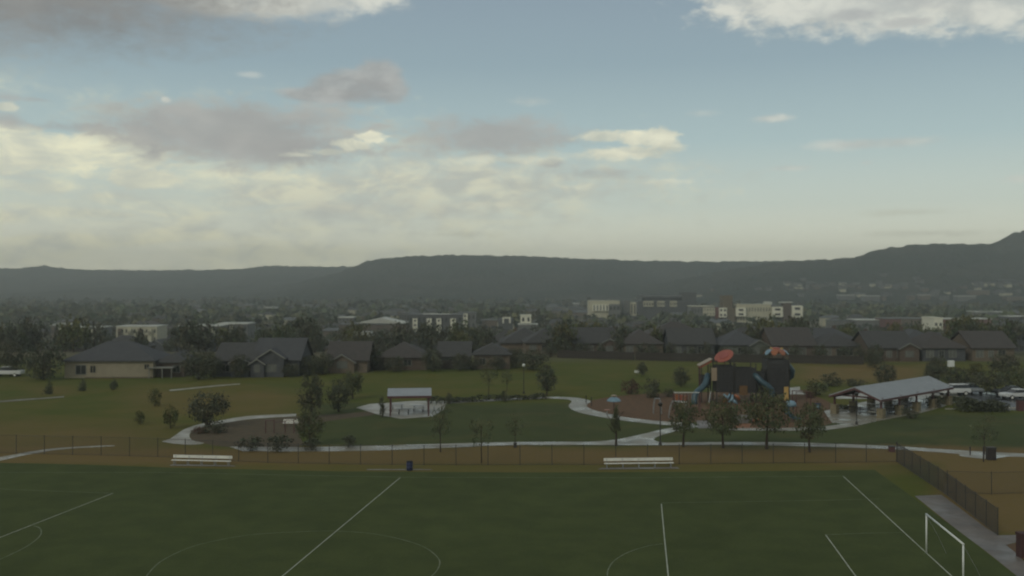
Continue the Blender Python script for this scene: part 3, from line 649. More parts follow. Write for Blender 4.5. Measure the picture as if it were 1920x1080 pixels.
slab_px('trash_bin', 'small dark bin on the wet path across the lawn', 'trash bin', 966, 839, 6, 830, black_metal, 'bins beside the park path', .35)
slab_px('brick_pier', 'dark red brick pier by the mulch bed', 'pier', 1918, 1044, 18, 998, mat('dull red brick', (.075, .036, .033), (.055, .030, .028), 4, .85, .3), None, .6)
slab_px('brick_pier', 'short red pier at the edge of the parking lot', 'pier', 1913, 770, 11, 748, red_steel, None, .8, brown_metal)
for lab, x, y, ty in (('thin bollard on the wet path past the fence corner', 1819, 853, 838), ('second thin bollard, nearer the broad dark bin', 1844, 866, 838), ('short bollard in the middle of the path fork', 1099, 757, 742), ('short bollard beside the blue umbrella shade', 1109, 762, 745)):
    b = G(x, y); hh = (y - ty) * b.y / F; t = thing('bollard', lab, 'bollard', b, 0, 'dark bollards along the park path')
    MB().tube([(0, 0, 0), (0, 0, hh)], .06, 10).build('post', brown_metal, t); MB().lathe([(.07, hh), (.06, hh + .05), (.01, hh + .07)], 10).build('cap', black_metal, t)
def lamp(label, bx, by, ty, head, m, lit=False):
    b = G(bx, by); hh = (by - ty) * b.y / F; t = thing('street_lamp', label, 'lamp post', b, 0, 'lamp posts in the park')
    MB().lathe([(.16, 0), (.16, .25), (.08, .35), (.06, .5), (.05, hh - .3)], 12).build('pole', m, t)
    if head == 'globe':
        MB().lathe([(.07, hh - .30), (.17, hh - .25), (.24, hh - .10), (.22, hh + .05), (.12, hh + .14), (.03, hh + .17)], 14).build('lamp_head', white_metal, t, smooth=True)
    elif head == 'box':
        MB().bbox(-.45, .45, -.25, .25, hh - .95, hh, .03).build('lamp_head', white_metal, t)
    else:
        MB().lathe([(.06, hh - .3), (.20, hh - .22), (.22, hh - .05), (.30, hh), (.12, hh + .12), (.02, hh + .18)], 12).build('lamp_head', m, t, smooth=True)
    return t
lamp('slim lamp post with a white globe beside the leafy tree', 982, 738, 684, 'globe', brown_metal)
lamp('dark lamp post standing on the path fork', 1238, 834, 757, 'cap', black_metal)
lamp('lamp post with a boxy white head above the parking lot', 1783, 735, 676, 'box', brown_metal)
lamp('dark lamp post in front of the pavilion gable', 1606, 796, 738, 'cap', black_metal)
t = thing('park_sign', 'small white sign on the bright slope', 'sign', G(1194, 704)); MB().box(-.04, .04, -.04, .04, 0, .5).build('post', brown_metal, t); MB().bbox(-.45, .45, -.03, .03, .5, .95, .02).build('sign_panel', white_metal, t)

# ------------------------------------------------------------ picnic shelter, pavilion
def picnic_table(label, loc, rz, group, m=None):
    t = thing('picnic_table', label, 'table', loc, rz, group); m = m or steel
    MB().bbox(-.9, .9, -.38, .38, .72, .77, .02).build('tabletop', m, t)
    for s in (-1, 1):
        MB().bbox(-.9, .9, s * .72 - .13, s * .72 + .13, .42, .46, .02).build('seat', m, t)
        b = MB(); b.tube([(s * .6, -.72, .42), (s * .6, -.3, .03), (s * .6, .3, .03), (s * .6, .72, .42)], .03, 6); b.tube([(s * .6, 0, .03), (s * .6, 0, .72)], .03, 6); b.build('leg', black_metal, t)
    return t
def gable_roof(L, hw, ze, zr, seams, mats, t, over=.35, thick=.09):
    """gable roof along x: a panel each side, seam ribs, fascia boards"""
    for s in (-1, 1):
        b = MB(); v = [(-over, 0, zr), (L + over, 0, zr), (L + over, s * hw, ze), (-over, s * hw, ze)]
        b.add([Vector(p) for p in v] + [Vector(p) - Vector((0, 0, thick)) for p in v], [(0, 1, 2, 3) if s < 0 else (3, 2, 1, 0), (4, 7, 6, 5) if s < 0 else (5, 6, 7, 4), (0, 4, 5, 1), (1, 5, 6, 2), (2, 6, 7, 3), (3, 7, 4, 0)])
        rf = b.build('roof', mats[0], t)
        r = MB()
        for k in range(seams + 1):
            x = -over + (L + 2 * over) * k / seams
            r.add([(x - .02, 0, zr), (x + .02, 0, zr), (x + .02, s * hw, ze), (x - .02, s * hw, ze), (x - .02, 0, zr + .05), (x + .02, 0, zr + .05), (x + .02, s * hw, ze + .05), (x - .02, s * hw, ze + .05)],
                  [(4, 5, 6, 7), (0, 3, 7, 4), (1, 5, 6, 2), (2, 6, 7, 3), (0, 4, 5, 1)])
        r.build('roof_seam', mats[0], rf)
        f = MB(); f.box(-over, L + over, s * (hw + .03) - .03, s * (hw + .03) + .03, ze - .30, ze - .02); f.build('fascia', mats[1], t)
    for x in (-over + .04, L + over - .04):
        b = MB()
        for s in (-1, 1):
            b.add([(x - .04, 0, zr - thick - .005), (x + .04, 0, zr - thick - .005), (x + .04, s * hw, ze - thick - .005), (x - .04, s * hw, ze - thick - .005), (x - .04, 0, zr - .34), (x + .04, 0, zr - .34), (x + .04, s * hw, ze - .34), (x - .04, s * hw, ze - .34)],
                  [(0, 1, 2, 3), (4, 7, 6, 5), (0, 4, 5, 1), (1, 5, 6, 2), (2, 6, 7, 3), (3, 7, 4, 0)])
        b.build('barge_board', mats[1], t)
a = P(727, 781); b_ = P(802, 780); d = b_ - a; L = d.length
t = thing('picnic_shelter', 'small red framed picnic shelter with a grey metal roof', 'shelter', a + Vector((0, 2.2, 0)), math.atan2(d.y, d.x))
gable_roof(L, 2.4, 2.62, 3.35, 11, (roof_metal, red_steel), t, .25)
for x in (.1, L - .1):
    for y in (-2.1, 2.1): MB().box(x - .09, x + .09, y - .09, y + .09, 0, 2.6).build('post', red_steel, t)
for y in (-2.1, 2.1): MB().box(0, L, y - .06, y + .06, 2.3, 2.5).build('beam', red_steel, t)
for lab, x, y in (('steel picnic table at the middle of the small shelter', 757, 777), ('steel picnic table at the hedge side of the small shelter', 785, 771), ('steel picnic table at the back of the small shelter', 745, 768)):
    picnic_table(lab, P(x, y) + Vector((0, 0, .014)), random.uniform(-.2, .2), 'picnic tables under the small shelter', steel)
t = thing('info_post', 'pale upright panel beside the small shelter', 'sign', P(814, 769)); MB().box(-.05, .05, -.05, .05, 0, .5).build('post', steel, t); MB().bbox(-.11, .11, -.06, .06, .5, 1.1, .02).build('sign_panel', alu, t)

A0 = Vector((43.9, 125.8, 0)); u = Vector((.726, .688, 0)).normalized(); Lp = 20.6
t = thing('park_pavilion', 'large open pavilion with a long grey roof and stone based columns', 'pavilion', A0, math.atan2(u.y, u.x))
gable_roof(Lp, 3.5, 2.42, 3.72, 42, (roof_metal, red_steel), t, .5)
for i in range(5):
    x = .3 + (Lp - .6) * i / 4
    for y in (-3.15, 3.15):
        MB().box(x - .11, x + .11, y - .11, y + .11, 1.15, 2.52).build('column', red_steel, t)
        sb = MB(); sb.bbox(x - .42, x + .42, y - .42, y + .42, 0, 1.15, .03); s_ = sb.build('stone_base', stone, t)
        MB().bbox(x - .46, x + .46, y - .46, y + .46, 1.152, 1.22, .02).build('cap_stone', stone, s_)
    b = MB(); b.box(x - .07, x + .07, -3.4, 3.4, 2.36, 2.56); b.build('tie_beam', red_steel, t)
for y in (-3.15, 3.15): MB().box(0, Lp, y - .07, y + .07, 2.14, 2.34).build('eave_beam', red_steel, t)
v_ = Vector((-u.y, u.x, 0)); k = 0
PT = ['by the gable end, near side', 'by the gable end, hedge side', 'second bay, field side', 'second bay, far side', 'third bay, field side', 'third bay, far side', 'last bay, parking side', 'last bay, lawn side']
for i in range(4):
    for s in (-1, 1):
        picnic_table('steel picnic table under the big pavilion, ' + PT[k], A0 + u * (2.8 + i * 4.9) + v_ * (s * 1.5) + Vector((0, 0, .014)), math.atan2(u.y, u.x) + R(90), 'picnic tables under the big pavilion', wood if k % 3 else alu); k += 1

# ------------------------------------------------------------ playground
def pt(px, py, Y): return XZ(px, py, Y)
PY = 141.0; o = Vector(((1392 - CX) / F * PY, PY, 0)); kx = PY / F
def lx(px): return (px - 1392) * kx
def lz(py): return H - (py - HY) * kx
t = thing('play_structure', 'big dark play structure of netted towers with tube slides and a red disc', 'play structure', o)
def tower(x0, x1, y0, y1, ztop, decks, panelz):
    for x in (x0, x1):
        for y in (y0, y1): MB().tube([(x, y, 0), (x, y, ztop)], .08, 8).build('post', black_metal, t)
    for z in decks: MB().box(x0, x1, y0, y1, z - .1, z).build('deck', deckm, t)
    for za, zb in panelz:
        for x in (x0, x1): MB().box(x - .02, x + .02, y0 + .1, y1 - .1, za, zb).build('side_panel', deckm, t)
        for y in (y0, y1): MB().box(x0 + .1, x1 - .1, y - .02, y + .02, za, zb).build('side_panel', deckm, t)
tower(lx(1340), lx(1372), -1.4, 1.2, lz(674), (1.6, 3.1), ((1.65, 5.2),))
tower(lx(1374), lx(1412), -1.6, 1.4, lz(680), (1.5, 2.9), ((1.55, 4.9),))
tower(lx(1414), lx(1431), -1.0, 1.0, lz(692), (1.4, 2.8), ((1.5, 4.3),))
tower(lx(1434), lx(1474), -1.6, 1.4, lz(668), (1.8, 3.6, 5.2), ((1.2, 6.1),))
tower(lx(1313), lx(1330), -.9, .9, lz(684), (2.2,), ((2.4, 3.8),))
def slope_box(b, p, q, th, dep, mi=0):
    p, q = Vector(p), Vector(q); w = Vector((0, dep / 2, 0)); dz = Vector((0, 0, th))
    return b.add([p - w, q - w, q + w, p + w, p - w + dz, q - w + dz, q + w + dz, p + w + dz], [(0, 3, 2, 1), (4, 5, 6, 7), (0, 1, 5, 4), (1, 2, 6, 5), (2, 3, 7, 6), (3, 0, 4, 7)], mi)
c = slope_box(MB(), (lx(1309), 0, lz(686)), (lx(1333), 0, lz(673)), .10, 2.2).build('canopy_roof', tan_pl, t)
slope_box(MB(), (lx(1311), 0, lz(689)), (lx(1332), 0, lz(677.5)), .22, 2.0).build('canopy_underside', red_plastic, c)
MB().tube([(lx(1312), 0, lz(760)), (lx(1312), 0, lz(687))], .07, 8).build('post', red_steel, t)
# tilted red disc
dc = Vector((lx(1354.5), -1.0, lz(666.5))); nrm = Vector((-.42, -.42, .80)).normalized(); rot = nrm.to_track_quat('Z', 'Y').to_matrix()
b = MB(); b.lathe([(1.22, -.07), (1.36, -.05), (1.40, 0), (1.36, .05), (1.25, .06), (.2, .09)], 28); b.v = [tuple(rot @ Vector(v) + dc) for v in b.v]; di = b.build('disc_roof', red_plastic, t, smooth=False)
b = MB(); b.lathe([(.75, .075), (.75, .13), (.4, .15)], 24); b.v = [tuple(rot @ Vector(v) + dc) for v in b.v]; b.build('disc_ring', mat('dusky red moulded plastic', (.30, .085, .065), None, 1, .5), di)
MB().tube([dc - nrm * .05, (dc.x + .3, -.8, lz(700))], .06, 8).build('disc_mast', red_steel, t)
# flower crown on the tall tower
fc = Vector((lx(1454.5), -.1, lz(662)))
b = MB(); b.lathe([(.75, .25), (.72, .55), (.55, .78), (.2, .84)], 10); b.v = [(v[0] + fc.x, v[1] + fc.y, v[2] + fc.z) for v in b.v]; b.build('flower_centre', red_plastic, t)
for k in range(8):
    an = math.pi / 8 + k * math.pi / 4; dr = Vector((math.cos(an), math.sin(an), 0)); sd = Vector((-dr.y, dr.x, 0)); b = MB()
    prof = [(.45, .52, .26), (.98, .46, .50), (1.45, .16, .50), (1.75, -.20, .26)]
    vs = []; fs = []
    for r_, z_, w_ in prof:
        for e in (-1, 1):
            for th in (0, .1): vs.append(fc + dr * r_ + sd * w_ * e + Vector((0, 0, z_ + th)))
    for i in range(3):
        a0 = i * 4; fs += [(a0, a0 + 4, a0 + 6, a0 + 2), (a0 + 1, a0 + 3, a0 + 7, a0 + 5), (a0, a0 + 1, a0 + 5, a0 + 4), (a0 + 2, a0 + 6, a0 + 7, a0 + 3)]
    fs += [(0, 2, 3, 1), (12, 13, 15, 14)]
    b.add(vs, fs).build('flower_petal', [orange, orange, orange, orange, lightblue, orange, orange, lightblue][k], t)
for k, sx in enumerate((-1, 1)): MB().tube([fc + Vector((sx * .62, -.3, .55)), fc + Vector((sx * .85, -.35, .78))], [.13, .16], 8).build('flower_knob', yellow, t)
MB().tube([pt(*p, PY) - o + Vector((0, dy, 0)) for p, dy in (((1326, 702), -.6), ((1322, 708), -1.2), ((1319, 716), -1.6), ((1312, 724), -1.9), ((1303, 730), -2.2), ((1297, 737), -2.5), ((1295, 748), -2.7), ((1294, 757), -2.9))], .42, 14).build('tube_slide', teal, t, smooth=True)
MB().tube([pt(*p, PY) - o + Vector((0, dy, 0)) for p, dy in (((1408, 699), -1.2), ((1414, 705), -1.8), ((1419, 711), -2.1), ((1425, 716), -2.3), ((1432, 721), -2.4), ((1438, 727), -2.4), ((1440, 734), -2.2), ((1441, 745), -2.1))], .40, 14).build('tube_slide', teal, t, smooth=True)
MB().tube([pt(*p, PY) - o + Vector((0, dy, 0)) for p, dy in (((1468, 682), 0), ((1479, 687), 0), ((1486, 695), .2), ((1486, 705), .5), ((1478, 713), .8), ((1468, 720), .9))], .42, 14).build('tube_slide', teal, t, smooth=True)
MB().box(lx(1330), lx(1340), -1.55, -1.45, lz(712), lz(688)).build('activity_panel', tan_pl, t)
MB().box(lx(1381), lx(1396), -1.8, -1.7, lz(738), lz(721)).build('climbing_panel', mat('rusty orange panel', (.15, .085, .035), None, 1, .6), t)
MB().box(lx(1464), lx(1472), -1.75, -1.65, lz(748), lz(723)).build('climbing_panel', yellow, t)
MB().tube([(lx(1328), -1.8, lz(731)), (lx(1323), -2.2, lz(754))], .06, 8).build('fire_pole', steel, t)
b = MB()
for i in range(9):
    z = 1.0 + i * .55
    for x0, x1 in ((1340, 1412), (1434, 1474)): b.tube([(lx(x0), -1.72, z), (lx(x1), -1.72, z)], .02, 5)
for i in range(19):
    x = lx(1340 + i * 7.4); b.tube([(x, -1.72, .5), (x, -1.72, 5.0)], .02, 5)
b.build('rope_net', black_metal, t)
# free standing pieces
def frame_toy(name, label, cat, x0, x1, ytop, by, m, n=3, group=None):
    a = P(x0, by); c = P(x1, by); k = a.y / F; hh = (by - ytop) * k; w = (x1 - x0) * k; t = thing(name, label, cat, a, 0, group)
    MB().tube([(0, 0, hh), (w, 0, hh)], .05, 8).build('top_bar', white_metal, t)
    for i in range(n):
        x = w * i / (n - 1); bb = MB(); bb.tube([(x, -.7, 0), (x, 0, hh)], .045, 7); bb.tube([(x, .7, 0), (x, 0, hh)], .045, 7); bb.build('leg', m, t)
    return t, w, hh
t, w, hh = frame_toy('swing_frame', 'swing frame with a pale top bar beside the play structure', 'swing', 1263, 1312, 736, 772, red_steel, 3)
for i in range(4):
    x = w * (i + .5) / 4; s = MB(); s.bbox(x - .22, x + .22, -.1, .1, .45, .49, .02); so_ = s.build('swing_seat', orange if i % 2 else rubber, t)
    c = MB(); [c.tube([(x + e * .2, 0, .48), (x + e * .2, 0, hh)], .014, 4) for e in (-1, 1)]; c.build('chain', steel, so_)
t, w, hh = frame_toy('swing_frame', 'low toddler swing frame by the slim tree', 'swing', 1267, 1288, 754, 786, red_steel, 2)
for i in range(2):
    x = w * (i + .5) / 2; s = MB(); s.bbox(x - .18, x + .18, -.16, .16, .4, .68, .05); so_ = s.build('swing_seat', orange, t); c = MB(); [c.tube([(x + e * .15, 0, .66), (x + e * .15, 0, hh)], .014, 4) for e in (-1, 1)]; c.build('chain', steel, so_)
t = thing('climbing_wall', 'low climber with orange panels behind the swings', 'climber', P(1264, 757))
for k, x in enumerate((.1, .75, 1.4)): MB().bbox(x, x + .5, -.06, .06, .25 + .1 * k, 1.35 - .12 * k, .05).build('panel', orange if k != 1 else red_plastic, t)
for x in (0, .68, 1.33, 2.0): MB().tube([(x, 0, 0), (x, 0, 1.4)], .045, 7).build('post', black_metal, t)
for lab, x0, x1, ty, by in (('slim steel arch climber on the wood chips', 1225, 1240, 747, 776), ('wider steel arch climber by the dark lamp post', 1254, 1290, 752, 784)):
    a = P(x0, by); k = a.y / F; w = (x1 - x0) * k; hh = (by - ty) * k; t = thing('arch_climber', lab, 'climber', a, 0, 'steel arch climbers')
    for y in (-.3, .3): MB().tube([(w / 2 - w / 2 * math.cos(math.pi * i / 10), y, hh * min(1, 1.25 * math.sin(math.pi * i / 10)) if 0 < i < 10 else 0) for i in range(11)], .04, 7).build('hoop', steel, t)
    for i in range(1, 10): MB().tube([(w / 2 - w / 2 * math.cos(math.pi * i / 10), -.3, hh * min(1, 1.25 * math.sin(math.pi * i / 10))), (w / 2 - w / 2 * math.cos(math.pi * i / 10), .3, hh * min(1, 1.25 * math.sin(math.pi * i / 10)))], .025, 5).build('rung', steel, t)
a = P(1372, 768); k = a.y / F
t = thing('spinner_toy', 'blue and orange star shaped climber in front of the dark tower', 'climber', a)
MB().tube([(0, 0, 0), (0, 0, 1.9)], .09, 8).build('mast', black_metal, t)
for nm, m_, pts in (('blue_arm', lightblue, [((-1.1, 0, 2.05), (-.55, -.1, 1.55), (-.25, 0, 2.1))]), ('blue_arm', lightblue, [((.1, -.1, 2.0), (.0, -.2, 1.4), (-.45, -.2, 1.0))]), ('blue_arm', lightblue, [((.05, -.2, 1.4), (.3, -.2, 1.1), (.7, -.2, .8))]), ('orange_arm', orange, [((-.5, 0, 1.45), (-.95, 0, 1.3), (-1.15, 0, .95))]), ('orange_arm', orange, [((.35, 0, 2.0), (.8, 0, 1.7), (1.05, 0, 1.3))])):
    for p in pts: MB().tube(p, [.12, .24, .13], 9).build(nm, m_, t, smooth=True)
a = P(1483, 790)
t = thing('toddler_slide', 'pale blue curved slide with a hood beside the round mulched tree', 'slide', a)
s = a.y / F
MB().tube([((1474 - 1483) * s, .5, 0), ((1474 - 1483) * s, .5, 2.4)], .06, 8).build('post', red_steel, t); MB().tube([((1490 - 1483) * s, .5, 0), ((1490 - 1483) * s, .5, 2.4)], .06, 8).build('post', red_steel, t)
b = MB(); b.lathe([(.62, 1.85), (.68, 2.05), (.60, 2.3), (.35, 2.5), (.08, 2.56)], 14); b.build('hood', lightblue, t, smooth=True)
b = MB(); path = [(-.35, .3, 1.75), (-.62, -.1, 1.45), (-.60, -.5, 1.05), (-.25, -.9, .65), (.25, -1.15, .35), (.85, -1.3, .22)]
for i, p in enumerate(path):
    tg = (Vector(path[min(i + 1, 5)]) - Vector(path[max(i - 1, 0)])); sd = Vector((-tg.y, tg.x, 0)).normalized()
    for e, z in ((-.42, .34), (-.36, 0), (.36, 0), (.42, .34)): b.v.append(tuple(Vector(p) + sd * e + Vector((0, 0, z))))
for i in range(5):
    for j in range(3): q0 = i * 4 + j; b.f.append((q0, q0 + 1, q0 + 5, q0 + 4)); b.m.append(0)
sl_ = b.build('chute', teal, t); md = sl_.modifiers.new('thickness', 'SOLIDIFY'); md.thickness = .05
a = P(1151, 778)
t = thing('umbrella_shade', 'pale blue umbrella shade with a cap at the edge of the chips', 'shade', a)
hz = (778 - 752) * a.y / F
MB().tube([(0, 0, 0), (0, 0, hz + .7)], .07, 8).build('pole', red_steel, t)
b = MB(); b.lathe([(.92, hz - .02), (.90, hz + .10), (.62, hz + .36), (.34, hz + .50)], 8); b.build('canopy', lightblue, t)
MB().lathe([(.40, hz + .68), (.34, hz + .76), (.05, hz + .82)], 8).build('cap', tan_pl, t)
t = thing('shade_table', 'small orange table beneath the umbrella shade', 'table', a + Vector((-.9, -.3, 0)))
MB().lathe([(.12, 0), (.06, .05), (.06, .66)], 10).build('pedestal', steel, t); MB().lathe([(.4, .66), (.42, .69), (.4, .72)], 14).build('tabletop', orange, t)
a = P(1392, 792)
b = MB(); bm = bmesh.new(); bmesh.ops.create_icosphere(bm, subdivisions=3, radius=1)
for v in bm.verts:
    n_ = MN.noise(v.co * 1.7) * .22 + MN.noise(v.co * 4) * .07; v.co = Vector((v.co.x * 1.35, v.co.y * .8, max(-.02, v.co.z * .95))) * (1 + n_)
me = bpy.data.meshes.new('climbing_rock'); bm.to_mesh(me); bm.free(); me.materials.append(boulder); tag(link('climbing_rock', me, None, a), 'grey boulder for climbing on the wood chips', 'rock')
t = thing('spring_rider', 'small orange spring rider near the edge path', 'spring rider', P(1419, 797))
MB().tube([(.12 * math.cos(i), .12 * math.sin(i), .03 * i) for i in range(14)], .025, 5).build('spring', steel, t); MB().tube([(-.5, 0, .5), (-.2, 0, .62), (.2, 0, .62), (.5, 0, .95)], [.1, .2, .2, .14], 9).build('body', orange, t, smooth=True)
sheet('rubber_pad', [(1378, 795), (1408, 795), (1412, 803), (1374, 803)], .028, mat('orange rubber pad', (.22, .10, .045), (.17, .08, .04), 1, .8), 'orange rubber pad at the playground edge')
t = thing('activity_board', 'upright play panel with blue and white faces by the round tree', 'play panel', P(1533, 785))
for x in (-.45, .45): MB().tube([(x, 0, 0), (x, 0, 2.0)], .06, 8).build('post', red_steel, t)
MB().bbox(-.4, .4, -.04, .04, 1.2, 1.95, .05).build('panel', mat('deep blue plastic', (.03, .05, .10), None, 1, .4), t); MB().bbox(-.2, .12, -.08, -.042, 1.4, 1.8, .05).build('panel_emblem', lightblue, t)
t = thing('shade_structure', 'frame of four dark red posts behind the blue slide', 'shade structure', P(1493, 772))
for x in (0, 1.9):
    for y in (0, 1.8): MB().tube([(x, y, 0), (x, y, 2.6)], .06, 8).build('post', red_steel, t)
for y in (0, 1.8): MB().tube([(0, y, 2.6), (1.9, y, 2.6)], .05, 8).build('beam', red_steel, t)
t = thing('play_bars', 'row of dark red bars on the grey wood chips', 'play bars', P(498, 812))
for k, x in enumerate((0, .95, 2.2, 3.2)): MB().tube([(x, 0, 0), (x, 0, 1.45 + .1 * (k % 2))], .055, 8).build('post', red_steel, t)
for a0, a1, z in ((0, .95, 1.4), (.95, 2.2, 1.25), (2.2, 3.2, 1.45)): MB().tube([(a0, 0, z), (a1, 0, z)], .04, 7).build('bar', red_steel, t)
t = thing('park_bench', 'pale bench on the grey wood chips behind the red bars', 'bench', P(545, 800))
MB().bbox(-.9, .9, -.2, .2, .42, .48, .02).build('seat', alu, t); MB().bbox(-.9, .9, .2, .25, .55, .85, .02).build('backrest', alu, t)
for x in (-.7, .7): MB().box(x - .04, x + .04, -.18, .22, 0, .42).build('leg', black_metal, t)
# ------------------------------------------------------------ houses
cream = mat('cream siding', (.30, .265, .185), (.26, .23, .16), .8, .8, .1, .2)
tan_w = mat('tan brick', (.17, .135, .095), (.13, .105, .078), 1.5, .85, .3, .2)
brown_w = mat('brown brick', (.125, .095, .072), (.098, .078, .060), 1.5, .85, .3, .2)
grey_w = mat('grey siding', (.090, .094, .096), (.070, .074, .076), 1, .8, .1, .2)
green_w = mat('grey green siding', (.13, .14, .11), (.10, .11, .09), 1, .8, .1, .2)
roof_d = mat('dark shingle', (.068, .066, .060), (.055, .054, .050), 1.2, .85, .4, .25)
roof_b = mat('brown shingle', (.075, .066, .057), (.060, .054, .048), 1.2, .85, .4, .25)
roof_g = mat('grey shingle', (.075, .076, .075), (.062, .063, .063), 1.2, .85, .4, .25)
trim = mat('pale trim', (.22, .22, .185), (.18, .18, .155), 1, .6, .05, .3)
blind = mat('window with pale blinds', (.155, .16, .14), (.11, .115, .10), .6, .25, 0, .5)

def roof_mesh(w, d, h, pitch, kind, over, m, ridge_x=True):
    b = MB(); x0, x1, y0, y1 = -w / 2 - over, w / 2 + over, -d / 2 - over, d / 2 + over
    if kind == 'hip':
        run = min(w, d) / 2 + over; zr = h + run * pitch
        if w >= d: r0, r1 = (x0 + run, 0, zr), (x1 - run, 0, zr)
        else: r0, r1 = (0, y0 + run, zr), (0, y1 - run, zr)
        vs = [(x0, y0, h), (x1, y0, h), (x1, y1, h), (x0, y1, h), r0, r1, (x0, y0, h - .18), (x1, y0, h - .18), (x1, y1, h - .18), (x0, y1, h - .18)]
        f = [(0, 1, 5, 4), (1, 2, 5), (2, 3, 4, 5), (3, 0, 4)] if w >= d else [(0, 1, 4), (1, 2, 5, 4), (2, 3, 5), (3, 0, 4, 5)]
        b.add(vs, f + [(6, 7, 1, 0), (7, 8, 2, 1), (8, 9, 3, 2), (9, 6, 0, 3), (9, 8, 7, 6)])
    elif kind == 'gable':                                             # ridge along x
        zr = h + (d / 2 + over) * pitch
        top = [(x0, y0, h), (x1, y0, h), (x1, 0, zr), (x0, 0, zr), (x1, y1, h), (x0, y1, h)]
        bot = [(x, y, z - .2) for x, y, z in top]
        b.add(top + bot, [(0, 1, 2, 3), (3, 2, 4, 5), (7, 6, 9, 8), (8, 9, 11, 10), (0, 6, 7, 1), (4, 10, 11, 5), (0, 3, 9, 6), (3, 5, 11, 9), (1, 7, 8, 2), (2, 8, 10, 4)])
    elif kind == 'front':                                             # ridge along y, gable facing the park
        zr = h + (w / 2 + over) * pitch
        top = [(x0, y0, h), (0, y0, zr), (0, y1, zr), (x0, y1, h), (x1, y0, h), (x1, y1, h)]
        bot = [(x, y, z - .2) for x, y, z in top]
        b.add(top + bot, [(0, 1, 2, 3), (1, 4, 5, 2), (9, 8, 7, 6), (8, 11, 10, 7), (0, 6, 7, 1), (1, 7, 10, 4), (3, 2, 8, 9), (2, 5, 11, 8), (0, 3, 9, 6), (4, 10, 11, 5)])
    return b
def gable_fill(b, w, d, h, pitch, kind):
    if kind == 'front':
        zr = h + w / 2 * pitch - .12
        for y in (-d / 2, d / 2 - .2): b.add([(-w / 2, y, h - .03), (w / 2, y, h - .03), (0, y, zr), (-w / 2, y + .2, h - .03), (w / 2, y + .2, h - .03), (0, y + .2, zr)], [(0, 1, 2), (3, 5, 4), (0, 2, 5, 3), (1, 4, 5, 2), (0, 3, 4, 1)])
    if kind == 'gable':
        zr = h + d / 2 * pitch - .12
        for x in (-w / 2, w / 2 - .2): b.add([(x, -d / 2, h - .03), (x, d / 2, h - .03), (x, 0, zr), (x + .2, -d / 2, h - .03), (x + .2, d / 2, h - .03), (x + .2, 0, zr)], [(0, 2, 1), (3, 4, 5), (0, 3, 5, 2), (1, 2, 5, 4), (0, 1, 4, 3)])
def window(t, x, z, w, h, y, frame=trim, pane=glass, mull=True):
    b = MB(); fw = .10; yy0, yy1 = y - .07, y + .02
    b.box(x - w / 2 - fw, x + w / 2 + fw, yy0, yy1, z - fw, z); b.box(x - w / 2 - fw, x + w / 2 + fw, yy0, yy1, z + h, z + h + fw)
    b.box(x - w / 2 - fw, x - w / 2, yy0, yy1, z, z + h); b.box(x + w / 2, x + w / 2 + fw, yy0, yy1, z, z + h)
    if mull: b.box(x - .04, x + .04, yy0 + .01, yy1, z, z + h)
    f = b.build('window', frame, t)
    MB().box(x - w / 2, x + w / 2, y - .03, y - .005, z, z + h).build('pane', pane, f)
def house(label, loc, w, d, h, pitch, kind, wm, rm, wins, rz=0., group=None, name='house', wings=(), over=.45, cat='house', chim=None):
    t = thing(name, label, cat, loc, rz, group)
    b = MB(); b.box(-w / 2, w / 2, -d / 2, d / 2, -.6, h - .02); gable_fill(b, w, d, h, pitch, kind); b.build('wall', wm, t)
    rf = roof_mesh(w, d, h, pitch, kind, over, rm).build('roof', rm, t)
    if kind == 'front':
        zr = h + (w / 2 + over) * pitch; bb = MB(); y = -d / 2 - over - .05
        for s in (-1, 1): bb.add([(s * (w / 2 + over), y, h - .22), (0, y, zr - .22), (0, y, zr + .03), (s * (w / 2 + over), y, h + .03), (s * (w / 2 + over), y + .045, h - .22), (0, y + .045, zr - .22), (0, y + .045, zr + .03), (s * (w / 2 + over), y + .045, h + .03)], [(0, 1, 2, 3), (4, 7, 6, 5), (2, 6, 7, 3), (0, 4, 5, 1)])
        bb.build('barge_board', trim, rf)
    if chim: MB().box(chim[0] - .4, chim[0] + .4, chim[1] - .4, chim[1] + .4, h, chim[2]).build('chimney', brown_w, rf)
    for q in wins: window(t, q[0], q[1], q[2], q[3], -d / 2, *(q[4:] if len(q) > 4 else ()))
    for (wx, ww, wd, wh, wk) in wings:                                # (x, width, how far forward, height, roof kind)
        y1 = -d / 2 + .05; y0 = -d / 2 - wd; ext = d * .45
        b = MB(); b.box(-ww / 2, ww / 2, -(wd + ext) / 2, (wd + ext) / 2, -.6, wh - .02); gable_fill(b, ww, wd + ext, wh, pitch, wk); o = b.build('wing', wm, t, (wx, y0 + (wd + ext) / 2, 0))
        r_ = roof_mesh(ww, wd + ext, wh, pitch, wk, over * .8, rm).build('wing_roof', rm, o)
        if wk == 'front':
            ov = over * .8; zr = wh + (ww / 2 + ov) * pitch; bb = MB(); y = -(wd + ext) / 2 - ov - .05
            for s in (-1, 1): bb.add([(s * (ww / 2 + ov), y, wh - .22), (0, y, zr - .22), (0, y, zr + .03), (s * (ww / 2 + ov), y, wh + .03), (s * (ww / 2 + ov), y + .045, wh - .22), (0, y + .045, zr - .22), (0, y + .045, zr + .03), (s * (ww / 2 + ov), y + .045, wh + .03)], [(0, 1, 2, 3), (4, 7, 6, 5), (2, 6, 7, 3), (0, 4, 5, 1)])
            bb.build('barge_board', trim, o)
        MB().box(-ww * .22, ww * .22, -(wd + ext) / 2 - .04, -(wd + ext) / 2 + .01, .9, 2.3).build('wing_window', blind, o)
    return t
